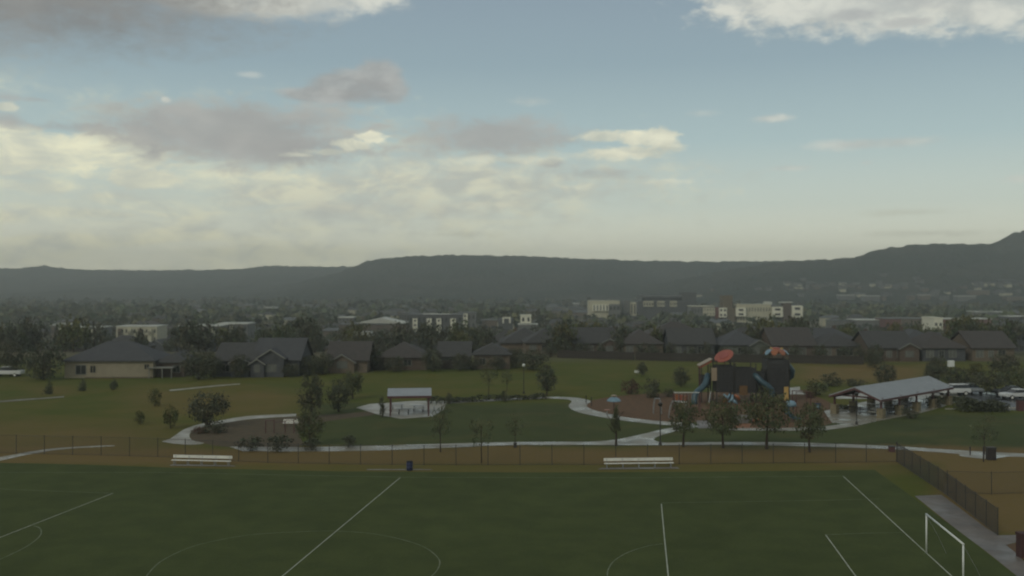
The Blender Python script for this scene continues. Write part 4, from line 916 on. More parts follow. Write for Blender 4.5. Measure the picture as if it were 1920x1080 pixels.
def hpx(x0, x1, by, d, dz=0):
    """centre, width of a house whose park side wall spans x0..x1 with its foot on row by"""
    a = G(x0, by); b = G(x1, by); return Vector(((a.x + b.x) / 2, a.y + d / 2, a.z)), b.x - a.x
HG = 'houses along the edge of the park'
c, w = hpx(120, 284, 709, 11)
house('long cream sided house with a dark hip roof facing the park', c, w, 11, 3.15, .52, 'hip', cream, roof_g, [(-w / 2 + 2.9, .75, 1.7, 1.55), (-w / 2 + 5.0, 1.0, .9, 1.2, cream), (w / 2 - 1.1, 1.6, .8, .85, cream)], R(2.0), HG)
sk = MB(); sk.box(-w / 2 + 3.6, w / 2 + .1, -5.62, -5.52, -.5, .22); sk.build('skirting', tan_w, bpy.data.objects['house'])
c, w = hpx(292, 345, 707, 9)
house('brown brick house with a white edged porch roof', c, w, 9, 2.7, .5, 'hip', brown_w, roof_d, [(1.2, .9, 1.2, 1.2, trim, glass)], 0, HG)
pb = MB(); pb.box(-w / 2 - .6, w / 2 - 1.3, -6.9, -4.5, 1.75, 1.92); pb.build('porch_roof', trim, bpy.data.objects['house.001'])
for x in (-w / 2 - .4, -.6, w / 2 - 1.5): MB().box(x - .07, x + .07, -6.8, -6.66, 0, 1.75).build('porch_post', trim, bpy.data.objects['house.001'])
c, w = hpx(404, 476, 706, 10)
house('grey house with a low pale trimmed wing, before the gabled one', c, w, 10, 2.9, .55, 'gable', grey_w, roof_d, [(-1.6, .9, 1.2, 1.2)], 0, HG, wings=((1.3, 3.4, 1.4, 2.6, 'front'),))
c, w = hpx(474, 560, 706, 12)
house('grey house with a tall pale edged front gable', c, w, 11, 3.0, .62, 'gable', grey_w, roof_g, [(2.6, .8, 1.2, 1.3)], 0, HG, wings=((-.6, 4.6, 1.6, 3.4, 'front'), (-2.9, 2.4, 2.3, 2.4, 'front')))
c, w = hpx(612, 690, 699, 10)
house('house with a pale tan front gable above the bright slope', c, w * .95, 10, 2.4, .60, 'gable', tan_w, roof_b, [(-2.5, .9, 1.0, 1.0)], 0, HG, wings=((-.8, 4.6, 1.1, 2.0, 'front'),))
c, w = hpx(705, 800, 694, 10)
house('low dark brown house behind the slope crest', c, w, 10, 2.5, .52, 'hip', brown_w, roof_b, [(-2.6, .9, 1.1, 1.1), (1.2, .9, 1.4, 1.1)], 0, HG)
c, w = hpx(822, 880, 692, 9)
house('small green grey house next to the tan walled one', c, w, 9, 2.5, .55, 'gable', green_w, roof_d, [(0, .9, 1.3, 1.1)], 0, HG)
c, w = hpx(888, 956, 692, 9)
house('tan walled house at the end of the row beside the leafy tree', c, w, 9, 2.9, .5, 'hip', tan_w, roof_d, [(1.6, .9, 1.2, 1.2), (-1.8, .9, 1.0, 1.2)], 0, HG)
ROW = 'houses in the front row behind the long wooden fence'
xs = [1022, 1112, 1205, 1300, 1392, 1487, 1578, 1672, 1768, 1862]
ords = ['house at the start of the fence, beyond the globe lamp', 'house above the blue umbrella shade', 'house above the reddish bush', 'house just before the red disc', 'house right behind the red disc', 'house right behind the flower topped tower', 'house above the dry slope with two pale windows', 'house above the round shrub', 'house behind the boxy lamp head', 'house above the parking lot']
cols = [(tan_w, roof_d), (brown_w, roof_d), (tan_w, roof_b), (grey_w, roof_d), (green_w, roof_g), (brown_w, roof_b), (tan_w, roof_d), (brown_w, roof_d), (grey_w, roof_b), (tan_w, roof_b)]
for i, x in enumerate(xs):
    by = 671 + (x - 1022) / 900 * 13 if x < 1600 else 683
    wd = random.uniform(74, 84); c, w = hpx(x - wd / 2, x + wd / 2, by - 6, 12); wm, rm = cols[i]; kd = ['hip', 'gable', 'hip', 'gable'][i % 4]
    ws = [(-w * .33, .85, 1.5, 1.5, trim, blind), (-w * .06, .85, 1.0, 1.4, trim, blind if i % 2 else glass), (w * .2, .85, 1.5, 1.5, trim, blind if i % 3 else glass)]
    house(['dark roofed brown ', 'plain '][i % 2] + ords[i], c, w, 12, 2.9, random.uniform(.5, .62), kd, wm, rm, ws, R(random.uniform(-4, 4)), ROW, wings=((w * .36, 4.2, 1.2, 2.7, 'front'),) if i % 3 == 1 else ())

# wooden privacy fence along the front row, built of boards
def board_fence(label, a, b, h=1.75, n=60):
    t = thing('wooden_fence', label, 'fence', a, math.atan2((b - a).y, (b - a).x), 'wooden fences behind the bright slope'); L = (b - a).length; bw = L / n
    me = MB().bbox(0, bw * .94, -.012, .012, .04, h, .01).mesh('board', wood); mp = MB().box(-.06, .06, .02, .14, 0, h + .1).mesh('post', wood)
    for k in range(n):
        o = link('board', me, t, (k * bw, random.uniform(-.012, .012), random.uniform(-.03, .03)))
    for k in range(int(L / 2.5) + 1): link('post', mp, t, (k * 2.5, 0, 0))
    for z in (.4, h - .3): MB().box(0, L, .013, .05, z, z + .09).build('rail', wood, t)
board_fence('wooden fence from the leafy tree to the reddish bush, darker with age', G(1046, 671), G(1190, 675.5), n=70)
board_fence('wooden fence stretching past the bushes up to the red disc', G(1192, 675.5), G(1345, 679), n=70)
board_fence('short wooden fence between the red disc and the flower topped tower', G(1348, 679), G(1432, 680.5), n=40)
board_fence('wooden fence beyond the flower topped tower, above the dry slope', G(1480, 681), G(1620, 684), n=64)
board_fence('wooden fence under the low dark brown house', G(700, 694.5), G(880, 691.5), n=70)

for k, x in enumerate((1032, 1058, 1092, 1128, 1166, 1196, 1232, 1262, 1290, 1322, 1362, 1402, 1440, 1498, 1540, 1586, 1618, 1648)):
    p_ = G(x + random.uniform(-8, 8), 669.5 + (x - 1032) / 600 * 11); w_ = random.uniform(2.6, 4.6)
    tree('dark bushy tree over the wooden fence, ' + ('nearest the globe lamp', 'second after the globe lamp', 'third after the globe lamp', 'above the umbrella shade', 'just before the reddish bush', 'over the reddish bush', 'over the green bush', 'past the green bush', 'just before the red disc', 'beside the tilted tan canopy', 'hidden behind the red disc', 'between disc and flower tower', 'behind the flower tower', 'first past the flower tower', 'second past the flower tower', 'third past the flower tower', 'before the round shrub', 'over the round shrub')[k], p_, w_, random.uniform(2.8, 5.2), kind=random.choice(('bushy', 'round')), m=leaf_dark, dens='mid', clear=.03, group='bushy trees over the wooden fence')
ANCH = [(90, 'the white pickup'), (290, 'the cream house'), (405, 'the porch house'), (575, 'the pale gabled house'), (700, 'the paired park trees'), (830, 'the picnic shelter'), (962, 'the dark hedge'), (1060, 'the globe lamp'), (1172, 'the umbrella shade'), (1300, 'the reddish bush'),
        (1400, 'the red disc'), (1500, 'the flower tower'), (1640, 'the dry slope'), (1765, 'the pavilion roof'), (9999, 'the parking lot')]
SEEN = {}
def uniq(l):
    SEEN[l] = SEEN.get(l, 0) + 1; k = SEEN[l]
    return l if k == 1 else l + ', ' + ('next', 'third', 'fourth', 'fifth', 'sixth', 'seventh')[min(k, 7) - 2] + ' along'
def anchor(px):
    for x, a in ANCH:
        if px < x: return a
# rows of roofs behind: six kinds, copied
protos = []
for i, (w, d, h, pt_, kd, wm, rm) in enumerate(((15, 12, 2.9, .55, 'hip', tan_w, roof_d), (13, 12, 3.0, .6, 'gable', brown_w, roof_b), (12, 13, 2.9, .62, 'front', grey_w, roof_d), (16, 11, 3.0, .52, 'hip', green_w, roof_g), (14, 12, 4.9, .45, 'hip', tan_w, roof_b), (13, 13, 2.8, .6, 'hip', brown_w, roof_d))):
    p = house('p', (0, 0, -200), w, d, h, pt_, kd, wm, rm, [(-w * .3, .9, 1.5, 1.4, trim, blind), (w * .12, .9, 1.2, 1.4, trim, glass)] + ([(-w * .2, 3.4, 1.3, 1.2, trim, glass), (w * .25, 3.4, 1.3, 1.2, trim, blind)] if h > 4 else []), chim=(w * .2, 1.5, h + d * .5 * pt_ + .8) if i % 2 else None)
    protos.append(p)
desc = ['hip roofed tan', 'gable roofed brown', 'grey front gabled', 'low grey hip roofed', 'two storey tan', 'square brown hip roofed']
used_p = set(); nth = {}
HROWS = ((252, 19), (288, 19), (326, 20), (372, 21), (425, 23), (490, 26))
OCC = []                                                              # (picture x, distance) kept clear for the town blocks
for r, (Y, sp) in enumerate(HROWS):
    px = -70 + r * 23
    while px < 1990:
        stepx = sp * F / Y * random.uniform(.9, 1.35)
        yy = Y + random.uniform(-7, 7); ok = True
        if px < 930 and Y < 300: ok = False
        if 560 < px < 900 and Y > 470: ok = False
        if Y > 400 and px < 500: ok = False
        if 560 < px < 1010 and Y > 450: ok = False
        if ok and random.random() < .92:
            i = random.randrange(6); X = (px - CX) / F * yy; base = (X, yy, terr(yy)); rz = R(random.choice((0, 0, 0, 6, -6, 90, 180)) + random.uniform(-5, 5)); s = random.uniform(.9, 1.06)
            a = anchor(px); key = (a, r); nth[key] = nth.get(key, 0) + 1
            rowt = ('first', 'second', 'third', 'fourth', 'fifth', 'sixth')[r]
            lab = uniq(f"{desc[i]} house in the {rowt} row beyond {a}")
            OCC.append((X, yy))
            if i not in used_p:
                used_p.add(i); o = protos[i]; o.location = base; o.rotation_euler.z = rz; o['label'] = lab; o['group'] = 'dark roofed houses behind the park'
            else: dup(protos[i], base, rz, s, lab, 'dark roofed houses behind the park')
        px += stepx
for i, p in enumerate(protos):
    if i not in used_p: p.location = ((100 - CX) / F * 520, 520, terr(520))

# ------------------------------------------------------------ town blocks in the valley
white_w = mat('white render', (.74, .72, .56), (.66, .64, .50), .5, .8, .05, .3)
cream_w = mat('cream render', (.50, .47, .33), (.42, .40, .29), .3, .8, .05, .3)
dark_w = mat('charcoal render', (.098, .100, .094), (.080, .082, .078), .3, .8, .05, .3)
mid_w = mat('grey render', (.16, .16, .14), (.12, .12, .11), .3, .8, .05, .3)
rust_w = mat('dark red render', (.16, .07, .055), (.12, .055, .045), .3, .8, .05, .3)
pale_roof = mat('pale membrane roof', (.52, .52, .44), (.42, .42, .37), .1, .7, .0, .3)
dull_roof = mat('dull grey roof', (.14, .145, .14), (.10, .105, .10), .1, .8, .0, .3)
brown_t = mat('brown tower stone', (.15, .12, .075), (.12, .095, .06), .3, .8, .05, .3)
def block(t, name, x0, x1, ytop, ybot, Y, dep, wm, rm=None, par=None, wins=None, wm2=glass, yoff=0.0, prow=.25):
    """box of a building from its place in the picture at distance Y; wins = (columns, rows, width share, height share)"""
    o = Vector(t.location); a = XZ(x0, ytop, Y); b = XZ(x1, ybot, Y); ax, bx = a.x - o.x, b.x - o.x; y0 = Y - o.y + yoff
    zt = a.z - o.z; zb = b.z - o.z
    ob = MB().box(ax, bx, y0, y0 + dep, zb, zt).build(name, wm, par or t)
    if rm: MB().box(ax - prow, bx + prow, y0 - prow, y0 + dep + prow, zt + .003, zt + .45).build('roof' if par is None else 'coping', rm, par or t)
    if wins:
        c, r, ws, hs = wins; W_ = (bx - ax) / c; Hh = (zt - zb) / r; me = MB().box(-W_ * ws / 2, W_ * ws / 2, -.12, .03, -Hh * hs / 2, Hh * hs / 2).mesh('window', wm2)
        for i in range(c):
            for j in range(r): link('window', me, ob if par is None else par, (ax + W_ * (i + .5), y0, zb + Hh * (j + .5)))
    return ob
def town(name, label, cat, x, Y, group=None):
    return thing(name, label, cat, ((x - CX) / F * Y, Y, terr(Y)), 0, group)
AP = 'apartment blocks in the town'
Y = 560; t = town('apartment_block', 'charcoal apartment block with four white window towers', 'building', 825, Y, AP)
block(t, 'wall', 766, 866, 591, 640, Y, 16, dark_w, dull_roof, wins=(12, 3, .35, .45))
for x0, x1, yt, yb in ((774, 783, 597, 622), (800.5, 809.5, 597, 622), (818.5, 827.5, 597, 622), (844.5, 854.5, 597, 623)):
    block(t, 'facade_tower', x0, x1, yt, yb, Y, 1.5, white_w, wins=(1, 3, .38, .42), yoff=-1.2)
block(t, 'roof_deck', 790, 842, 589.5, 592, Y, 8, white_w, yoff=5)
block(t, 'entrance_canopy', 803, 826, 621, 627, Y, 4, pale_roof, yoff=-4)
Y = 620; t = town('apartment_block', 'grey rear wing with one white window tower beside the charcoal block', 'building', 875, Y, AP)
block(t, 'wall', 858, 892, 587, 632, Y, 14, mid_w, dull_roof, wins=(4, 3, .35, .45)); block(t, 'facade_tower', 867, 877, 588, 613, Y, 1.5, white_w, wins=(1, 3, .4, .45), yoff=-1.2)
Y = 610; t = town('apartment_block', 'faint grey block with thin white verticals between gym and charcoal block', 'building', 762, Y, AP)
block(t, 'wall', 749, 775, 588, 630, Y, 14, mid_w, dull_roof, wins=(6, 3, .4, .6))
Y = 530; t = town('sports_hall', 'dark brick sports hall with a pale low gable roof', 'building', 700, Y)
block(t, 'wall', 636, 762, 609, 650, Y, 24, brown_w, dull_roof, wins=(7, 1, .3, .3)); block(t, 'red_wall', 741, 752, 611, 646, Y, 2, rust_w, yoff=-.8); block(t, 'light_wall', 634, 662, 596, 611, Y + 20, 10, mid_w, pale_roof, wins=(4, 2, .4, .4))
o_ = Vector(t.location); a = XZ(668, 606, Y); bq = XZ(716, 606, Y); pk = XZ(700, 596, Y)
MB().add([Vector((a.x, Y, a.z)) - o_, Vector((bq.x + 12, Y, a.z - .2)) - o_, Vector((pk.x + 4, Y, pk.z)) - o_, Vector((a.x, Y + 22, a.z)) - o_, Vector((bq.x + 12, Y + 22, a.z - .2)) - o_, Vector((pk.x + 4, Y + 22, pk.z)) - o_], [(0, 1, 2), (3, 5, 4), (0, 2, 5, 3), (1, 4, 5, 2), (0, 3, 4, 1)]).build('gable_roof', pale_roof, t)
Y = 470; t = town('low_hall', 'low dark building with a pale stepped roof before the sports hall', 'building', 675, Y)
block(t, 'wall', 648, 702, 633, 655, Y, 14, dark_w); block(t, 'pale_roof', 654, 694, 623, 634, Y, 9, pale_roof, yoff=.5); block(t, 'pale_roof', 690, 698, 627, 634, Y, 9, pale_roof, yoff=.4)
Y = 640; t = town('town_house', 'tan building with a broad door right of the charcoal block', 'building', 917, Y)
block(t, 'wall', 903, 932, 601, 630, Y, 12, tan_w, mid_w, wins=(2, 1, .5, .3))
Y = 660; t = town('entrance_portal', 'white square portal in front of a dark hall', 'building', 950, Y)
block(t, 'wall', 934, 962, 599, 622, Y, 12, dark_w, dull_roof); block(t, 'portal_frame', 942, 945, 597, 606, Y, 1, white_w, yoff=-1); block(t, 'portal_frame', 954.5, 957.5, 597, 606, Y, 1, white_w, yoff=-1); block(t, 'portal_frame', 942, 957.5, 594.5, 597.3, Y, 1.1, white_w, yoff=-1.06)
Y = 600; t = town('white_cube_house', 'white cube shaped building on a pale flat roof', 'building', 986, Y)
block(t, 'wall', 972, 1008, 609, 635, Y, 14, mid_w, pale_roof); block(t, 'upper_storey', 976, 996, 592, 606.5, Y, 8, white_w, white_w, wins=(2, 1, .4, .5), yoff=2)
Y = 760; t = town('office_block', 'long cream office block with tall dark windows', 'building', 1135, Y)
block(t, 'wall', 1105, 1162, 565, 612, Y, 20, cream_w, cream_w); block(t, 'bright_wall', 1111, 1141, 571, 583, Y, 2, white_w, yoff=-1.5, wins=(5, 1, .35, .8)); block(t, 'side_wing', 1141, 1162, 570, 600, Y, 4, mid_w, yoff=-2.5, wins=(3, 2, .5, .4))
Y = 770; t = town('office_block', 'narrow stair tower with pale edges next to the long office block', 'building', 1183, Y)
block(t, 'wall', 1168, 1181, 563, 600, Y, 10, mid_w); block(t, 'tower', 1182, 1193, 567, 592, Y, 10, cream_w, wins=(2, 1, .4, .75))
Y = 800; t = town('office_block', 'wide dark roofed hall with three pale window bands', 'building', 1250, Y)
block(t, 'wall', 1196, 1285, 566, 605, Y, 26, dark_w, dull_roof); block(t, 'upper_roof', 1204, 1284, 553, 558, Y, 18, dull_roof, yoff=6); block(t, 'upper_wall', 1210, 1282, 557.5, 567, Y, 16, dark_w, yoff=8); block(t, 'roof_tower', 1281, 1307, 549, 604, Y, 18, dark_w, dull_roof, yoff=4)
for x0, x1 in ((1206, 1225), (1232, 1246), (1256, 1269)): block(t, 'window_band', x0, x1, 564.5, 575, Y, 1.5, cream_w, yoff=-1.4, wins=(4, 1, .45, .55))
Y = 690; t = town('apartment_block', 'long cream apartment block with dark recessed balconies', 'building', 1400, Y, AP)
block(t, 'wall', 1296, 1340, 575, 606, Y, 16, mid_w, cream_w, wins=(8, 2, .3, .4)); block(t, 'wall', 1382, 1446, 572, 606, Y, 16, cream_w, cream_w, wins=(12, 2, .3, .4), yoff=1)
block(t, 'cream_wall', 1318, 1340, 577, 592, Y, 1.5, cream_w, wins=(4, 2, .3, .35), yoff=-1.2)
block(t, 'red_wall', 1341, 1348, 576, 597, Y, 3, rust_w, yoff=-1); block(t, 'balcony_tower', 1347.5, 1362, 577, 595, Y, 3, white_w, wins=(2, 2, .5, .42), yoff=-1.6)
block(t, 'brown_tower', 1357, 1375, 554, 606, Y, 12, brown_t, yoff=2); block(t, 'tower_side', 1363, 1378, 578, 606, Y, 4, brown_t, yoff=-.8)
block(t, 'balcony_tower', 1379, 1398, 577, 593, Y, 3, white_w, wins=(1, 2, .45, .42), yoff=-1.6); block(t, 'roof_box', 1379, 1390, 570, 574.5, Y, 6, cream_w, yoff=5)
Y = 690; t = town('apartment_block', 'cream apartment block with a flat topped stair tower between balcony towers', 'building', 1475, Y, AP)
block(t, 'wall', 1446, 1506, 573.5, 606, Y, 15, mid_w, dull_roof, yoff=1.5); block(t, 'balcony_tower', 1447, 1467, 575.5, 594, Y, 3, white_w, wins=(1, 2, .5, .42), yoff=-1.6)
block(t, 'stair_tower', 1468, 1483, 568, 604, Y, 6, brown_w, yoff=-.5); block(t, 'pale_roof', 1464, 1486, 566, 568, Y, 8, pale_roof, yoff=-1); block(t, 'balcony_tower', 1484, 1504, 573, 595, Y, 3, white_w, wins=(1, 2, .5, .42), yoff=-1.6)
block(t, 'roof_box', 1439, 1452, 566, 571, Y, 6, pale_roof, yoff=6)
LB = 'flat roofed apartment blocks on the near side of town'
for k, (x0, x1, yt, yb, Y, lab, wm) in enumerate(((96, 124, 608, 640, 520, 'smallest flat roofed block in the row above the big dark tree', mid_w), (128, 188, 613, 640, 515, 'low flat roofed block before the long pale one', mid_w), (218, 294, 611, 645, 500, 'long pale flat roofed block with a bright corner wall', cream_w), (352, 412, 610, 645, 490, 'stepped pale block with narrow bays', mid_w), (408, 464, 606, 643, 505, 'taller grey block with a bright flat roof', mid_w))):
    t = town('apartment_block', lab, 'building', (x0 + x1) / 2, Y, LB)
    block(t, 'wall', x0, x1, yt + 2, yb + 14, Y, 15, wm, pale_roof, wins=(max(4, int((x1 - x0) / 7)), 3, .35, .42))
    n = max(2, int((x1 - x0) / 18))
    for i in range(n):
        xa = x0 + (x1 - x0) * (i + .25) / n; block(t, 'bay', xa, xa + (x1 - x0) * .32 / n, yt + 5, yb + 8, Y, 2, cream_w if (i + k) % 2 else tan_w, yoff=-1.5, wins=(2, 2, .4, .4))
    block(t, 'roof_box', x0 + (x1 - x0) * .3, x0 + (x1 - x0) * .62, yt - .5, yt + 1.8, Y, 6, pale_roof, yoff=4)
SH = 'long low shops across the valley'
for x0, x1, yt, yb, Y, lab, wm, rm in ((1565, 1600, 601, 612, 640, 'low pale roofed shop nearest the cream apartments', mid_w, dull_roof), (1606, 1668, 599.5, 613, 630, 'long shop with a bright roof edge before the brick one', mid_w, pale_roof), (1660, 1690, 597, 612, 620, 'reddish brick shop front with a pale side wall', rust_w, mid_w), (1694, 1752, 597, 608, 660, 'long shop with a tan front', tan_w, mid_w), (1751, 1768, 595.5, 610, 600, 'white tower shaped shop entrance', white_w, white_w), (1769, 1860, 597.5, 610, 655, 'very long red fronted shop with a pale roof line', rust_w, pale_roof), (1828, 1851, 584, 592, 800, 'two roofed pale store on the far road', mid_w, pale_roof), (1871, 1897, 584.5, 593, 810, 'pale roofed store further along the far road', mid_w, pale_roof), (1896, 1935, 593, 606, 690, 'dark store with a pale roof edge by the hill foot', dark_w, pale_roof)):
    t = town('shop', lab, 'building', (x0 + x1) / 2, Y, SH); block(t, 'wall', x0, x1, yt + 1.2, yb + 10, Y, 18, wm, rm, wins=(max(2, int((x1 - x0) / 9)), 1, .5, .25))
FAR = 'far pale roofs along the valley'
fr = [(1575, 1604, 554, 'pair of thin pale'), (1620, 1650, 555.5, 'long thin pale'), (1655, 1662, 556, 'tiny grey'), (1706, 1716, 554.5, 'small pinkish'), (1727, 1745, 554, 'bright white'), (1762, 1780, 556, 'faint grey'), (1796, 1830, 556, 'long stepped pale'), (495, 518, 577.5, 'lone thin white'), (1888, 1920, 557, 'faint tan'), (1820, 1856, 545, 'wide dim grey'), (686, 742, 585.5, 'long pinkish'), (985, 1010, 577, 'faint grey flat'), (1075, 1086, 570, 'tiny white'), (900, 960, 567.5, 'long faint tan'), (60, 76, 609, 'thin cream'), (30, 52, 580, 'faint cream'), (96, 112, 590, 'small grey'), (120, 132, 596, 'small tan'), (362, 374, 590, 'small white'), (455, 468, 598, 'thin white'), (330, 336, 613, 'tiny bright'), (330, 345, 570, 'faint grey narrow'), (425, 470, 568, 'faint grey wide')]
from mathutils.bvhtree import BVHTree
BV = [BVHTree.FromPolygons([v.co for v in o.data.vertices], [tuple(p.vertices) for p in o.data.polygons]) for o in bpy.data.objects if o.name.startswith('hills')]
def meet(px, py):
    """first meeting of a line of sight with the hills or the valley floor"""
    d = Vector(((px - CX) / F, 1, -(py - HY) / F)); c = []
    for b_ in BV:
        h_ = b_.ray_cast(Vector((0, 0, H)), d.normalized())
        if h_[0] is not None: c.append(h_[0])
    if py > HY + 8: g_ = G(px, py); c.append(g_)
    return min(c, key=lambda p: p.y) if c else None
for x0, x1, yt, lab in fr:
    q_ = meet((x0 + x1) / 2, yt + 8); Y = min(q_.y, 1500); zg = q_.z
    t = thing('far_building', f'{lab} roof of a far building beyond {anchor((x0 + x1) / 2)}', 'building', ((x0 + x1) / 2 / F * Y - CX / F * Y, Y, zg), 0, FAR)
    kz = Y / F; w_ = (x1 - x0) * kz; wm = random.choice((mid_w, tan_w, mid_w)); zt = H - (yt - HY) * kz - zg
    MB().box(-w_ / 2, w_ / 2, 0, 12, -3, zt).build('wall', wm, t); MB().box(-w_ / 2 - .4, w_ / 2 + .4, -.4, 12.4, zt + .01, zt + max(.5, kz * 1.3)).build('roof', pale_roof if 'white' in lab or 'bright' in lab or 'pale' in lab or 'cream' in lab else mid_w, t)

# ------------------------------------------------------------ trees among the houses (single) and woods of the valley (mass)
tt = {}
sizes = ['small', 'middling', 'tall']; MT = [leaf_dark, leaf, leaf_dark, leaf_yel]
mid_trees = []
def midtree(px, Y, hgt, wid, m, kind):
    X = (px - CX) / F * Y
    sz = 'tall' if hgt > 7.5 else ('middling' if hgt > 5.5 else 'small'); tone_ = {'leaves': 'green', 'dark leaves': 'dark green', 'yellow green leaves': 'yellowish', 'reddish leaves': 'rusty'}[m.name]
    shp = {'round': 'round', 'bushy': 'spreading', 'cone': 'pointed'}[kind]; depth_ = 'at the park edge' if Y < 250 else ('among the first roofs' if Y < 330 else ('among the middle roofs' if Y < 430 else 'where the roofs end'))
    tree(uniq(f'{sz} {tone_} {shp} tree {depth_} beyond {anchor(px)}'), (X, Y, terr(Y)), wid, hgt, kind=kind, m=m, dens='mid', clear=.1, group='trees among the houses')
for lab, x, y, w, ty, k_ in (('big dark tree mass between the pickup and the cream house', 82, 712, 78, 640, 'round'), ('dark tree behind the parked pickup', 20, 705, 60, 640, 'bushy'), ('dark tree crowding the brown house with the porch', 372, 712, 66, 652, 'bushy'), ('dark tree left against the grey wing', 402, 708, 40, 668, 'round'), ('tree beside the grey front gable', 580, 704, 44, 664, 'bushy'), ('dark tree between the tan gable and the dark brown house', 700, 694, 46, 650, 'round'), ('tree before the tan walled end house', 930, 694, 40, 668, 'bushy'), ('dense dark tree behind the globe lamp', 1000, 694, 62, 655, 'round'), ('second dense dark tree past the end house', 968, 690, 44, 652, 'bushy')):
    b = G(x, y); k = b.y / F; tree(lab, b, w * k, (y - ty) * k, kind=k_, m=leaf_dark, dens='hi', clear=.06, group='trees at the edge of the houses')
for lab, x, y, w, ty, k_ in (('dark tree pressed against the tan front gable', 606, 702, 44, 660, 'bushy'), ('dark bush half covering the low dark brown house', 742, 697, 46, 668, 'bushy'), ('dark tree at the end of the low dark brown house', 812, 696, 44, 655, 'round'), ('bushy tree covering the green grey house', 862, 695, 40, 662, 'bushy'), ('low dark tree between green grey and tan houses', 888, 694, 34, 668, 'bushy'), ('dark tree hiding the corner of the pale gabled house', 452, 708, 44, 664, 'bushy'), ('dark shrub before the pale gabled house', 545, 707, 36, 680, 'bushy'), ('dark tree over the roof edge of the cream house', 262, 700, 40, 650, 'round'), ('spreading dark tree at the crest above the paired trees', 668, 697, 50, 664, 'bushy')):
    b = G(x, y); k = b.y / F; tree(lab, b, w * k, (y - ty) * k, kind=k_, m=leaf_dark, dens='hi', clear=.04, group='trees at the edge of the houses')
for px in sorted(random.uniform(-60, 1980) for _ in range(290)):
    Y = random.choice((238, 262, 300, 338, 385, 440, 505)) + random.uniform(-10, 10)
    if px < 960 and Y < 245: Y += 40
    X = (px - CX) / F * Y
    if any(abs(X - a) < 7.5 and -7 < Y - b < 9 for a, b in OCC) and random.random() < .85: continue
    if px > 1480 and Y < 250: pass
    h_ = random.uniform(5.6, 9.6) if (px > 560 and Y < 345) else random.uniform(4.2, 9.2) if not (60 < px < 490 and Y > 280) else random.uniform(3, 4.6) * (1 if Y < 400 else .95); midtree(px, Y, h_, h_ * random.uniform(.75, 1.15), random.choice(MT), random.choice(('round', 'bushy', 'round', 'cone') if h_ > 6 else ('round', 'bushy')))
for lab, x, y, w, ty, m_ in (('dark full tree behind the white car', 1795, 735, 50, 688, leaf_dark), ('dark full tree above the parking lot entrance', 1850, 738, 70, 694, leaf_dark), ('broad tree over the parking lot end', 1910, 736, 70, 690, leaf), ('dark tree on the dry slope edge above the boxy lamp', 1760, 712, 44, 668, leaf_dark), ('dark tree at the foot of the row above the parking lot', 1880, 705, 60, 662, leaf_dark), ('yellowish tree by the parking lot lamp', 1830, 712, 34, 680, leaf_yel), ('dark round tree by the wooden fence end', 1640, 690, 40, 655, leaf_dark)):
    b = G(x, y); k = b.y / F; tree(lab, b, w * k, (y - ty) * k, kind='bushy', m=m_, dens='hi', clear=.08, group='trees around the parking lot')

def woods(name, label, Y0, Y1, count, rad, quads, size, m, keep=None):
    C = []; T = []; S_ = []
    for k in range(count):
        Y = math.sqrt(random.uniform(Y0 * Y0, Y1 * Y1)); px = random.uniform(-260, 2180); X = (px - CX) / F * Y
        if keep and not keep(px, Y, X): continue
        if Y > 640 and MN.noise((X / 110, Y / 240, 4.2)) > .16: continue
        r = random.uniform(*rad); hh = r * random.uniform(1.5, 2.2); tz = terr(Y); n = quads
        p = rng.normal(size=(n, 3)); p /= np.linalg.norm(p, axis=1)[:, None]; p *= rng.uniform(.55, 1, (n, 1)) ** .5
        C.append(p * np.array([r, r, hh / 2]) + np.array([X, Y, tz + hh / 2])); c0 = random.uniform(.6, 1.35); col = np.array([c0 * random.uniform(.85, 1.3), c0, c0 * random.uniform(.8, 1.1)])
        T.append(col[None] * rng.uniform(.88, 1.12, (n, 1))); S_.append(np.full(n, size * r))
    return tag(link(name, quads_mesh(name, leaf_quads(np.concatenate(C), np.concatenate(S_)), m, np.concatenate(T))), label, kind='stuff')
TB = [(x.location.x, x.location.y) for x in bpy.data.objects if x.parent is None and x.get('category') == 'building']
PXB = [((c[0]) / c[1] * F + CX, c[1]) for c in TB]
def clear_of(px, Y, X):
    for bx, by in PXB:
        if abs(px - bx) < 55 and Y < by + 26 and Y > by - (130 if by < 575 else 42): return random.random() < .05
    return True
woods('woods', 'dark trees filling the gaps between the further roofs', 330, 640, 1700, (2.2, 3.8), 46, .72, leaf_dark, lambda px, Y, X: not (70 < px < 480 and 400 < Y < 520) and clear_of(px, Y, X) and not any(abs(X - a) < 7 and -10 < Y - b < 7 for a, b in OCC))
woods('woods', 'mixed trees of the valley town', 620, 1050, 2300, (3.0, 5.5), 22, 1.0, leaf, clear_of)
woods('woods', 'far wooded valley floor', 1000, 1620, 3000, (3, 6), 12, 1.3, leaf_dark)
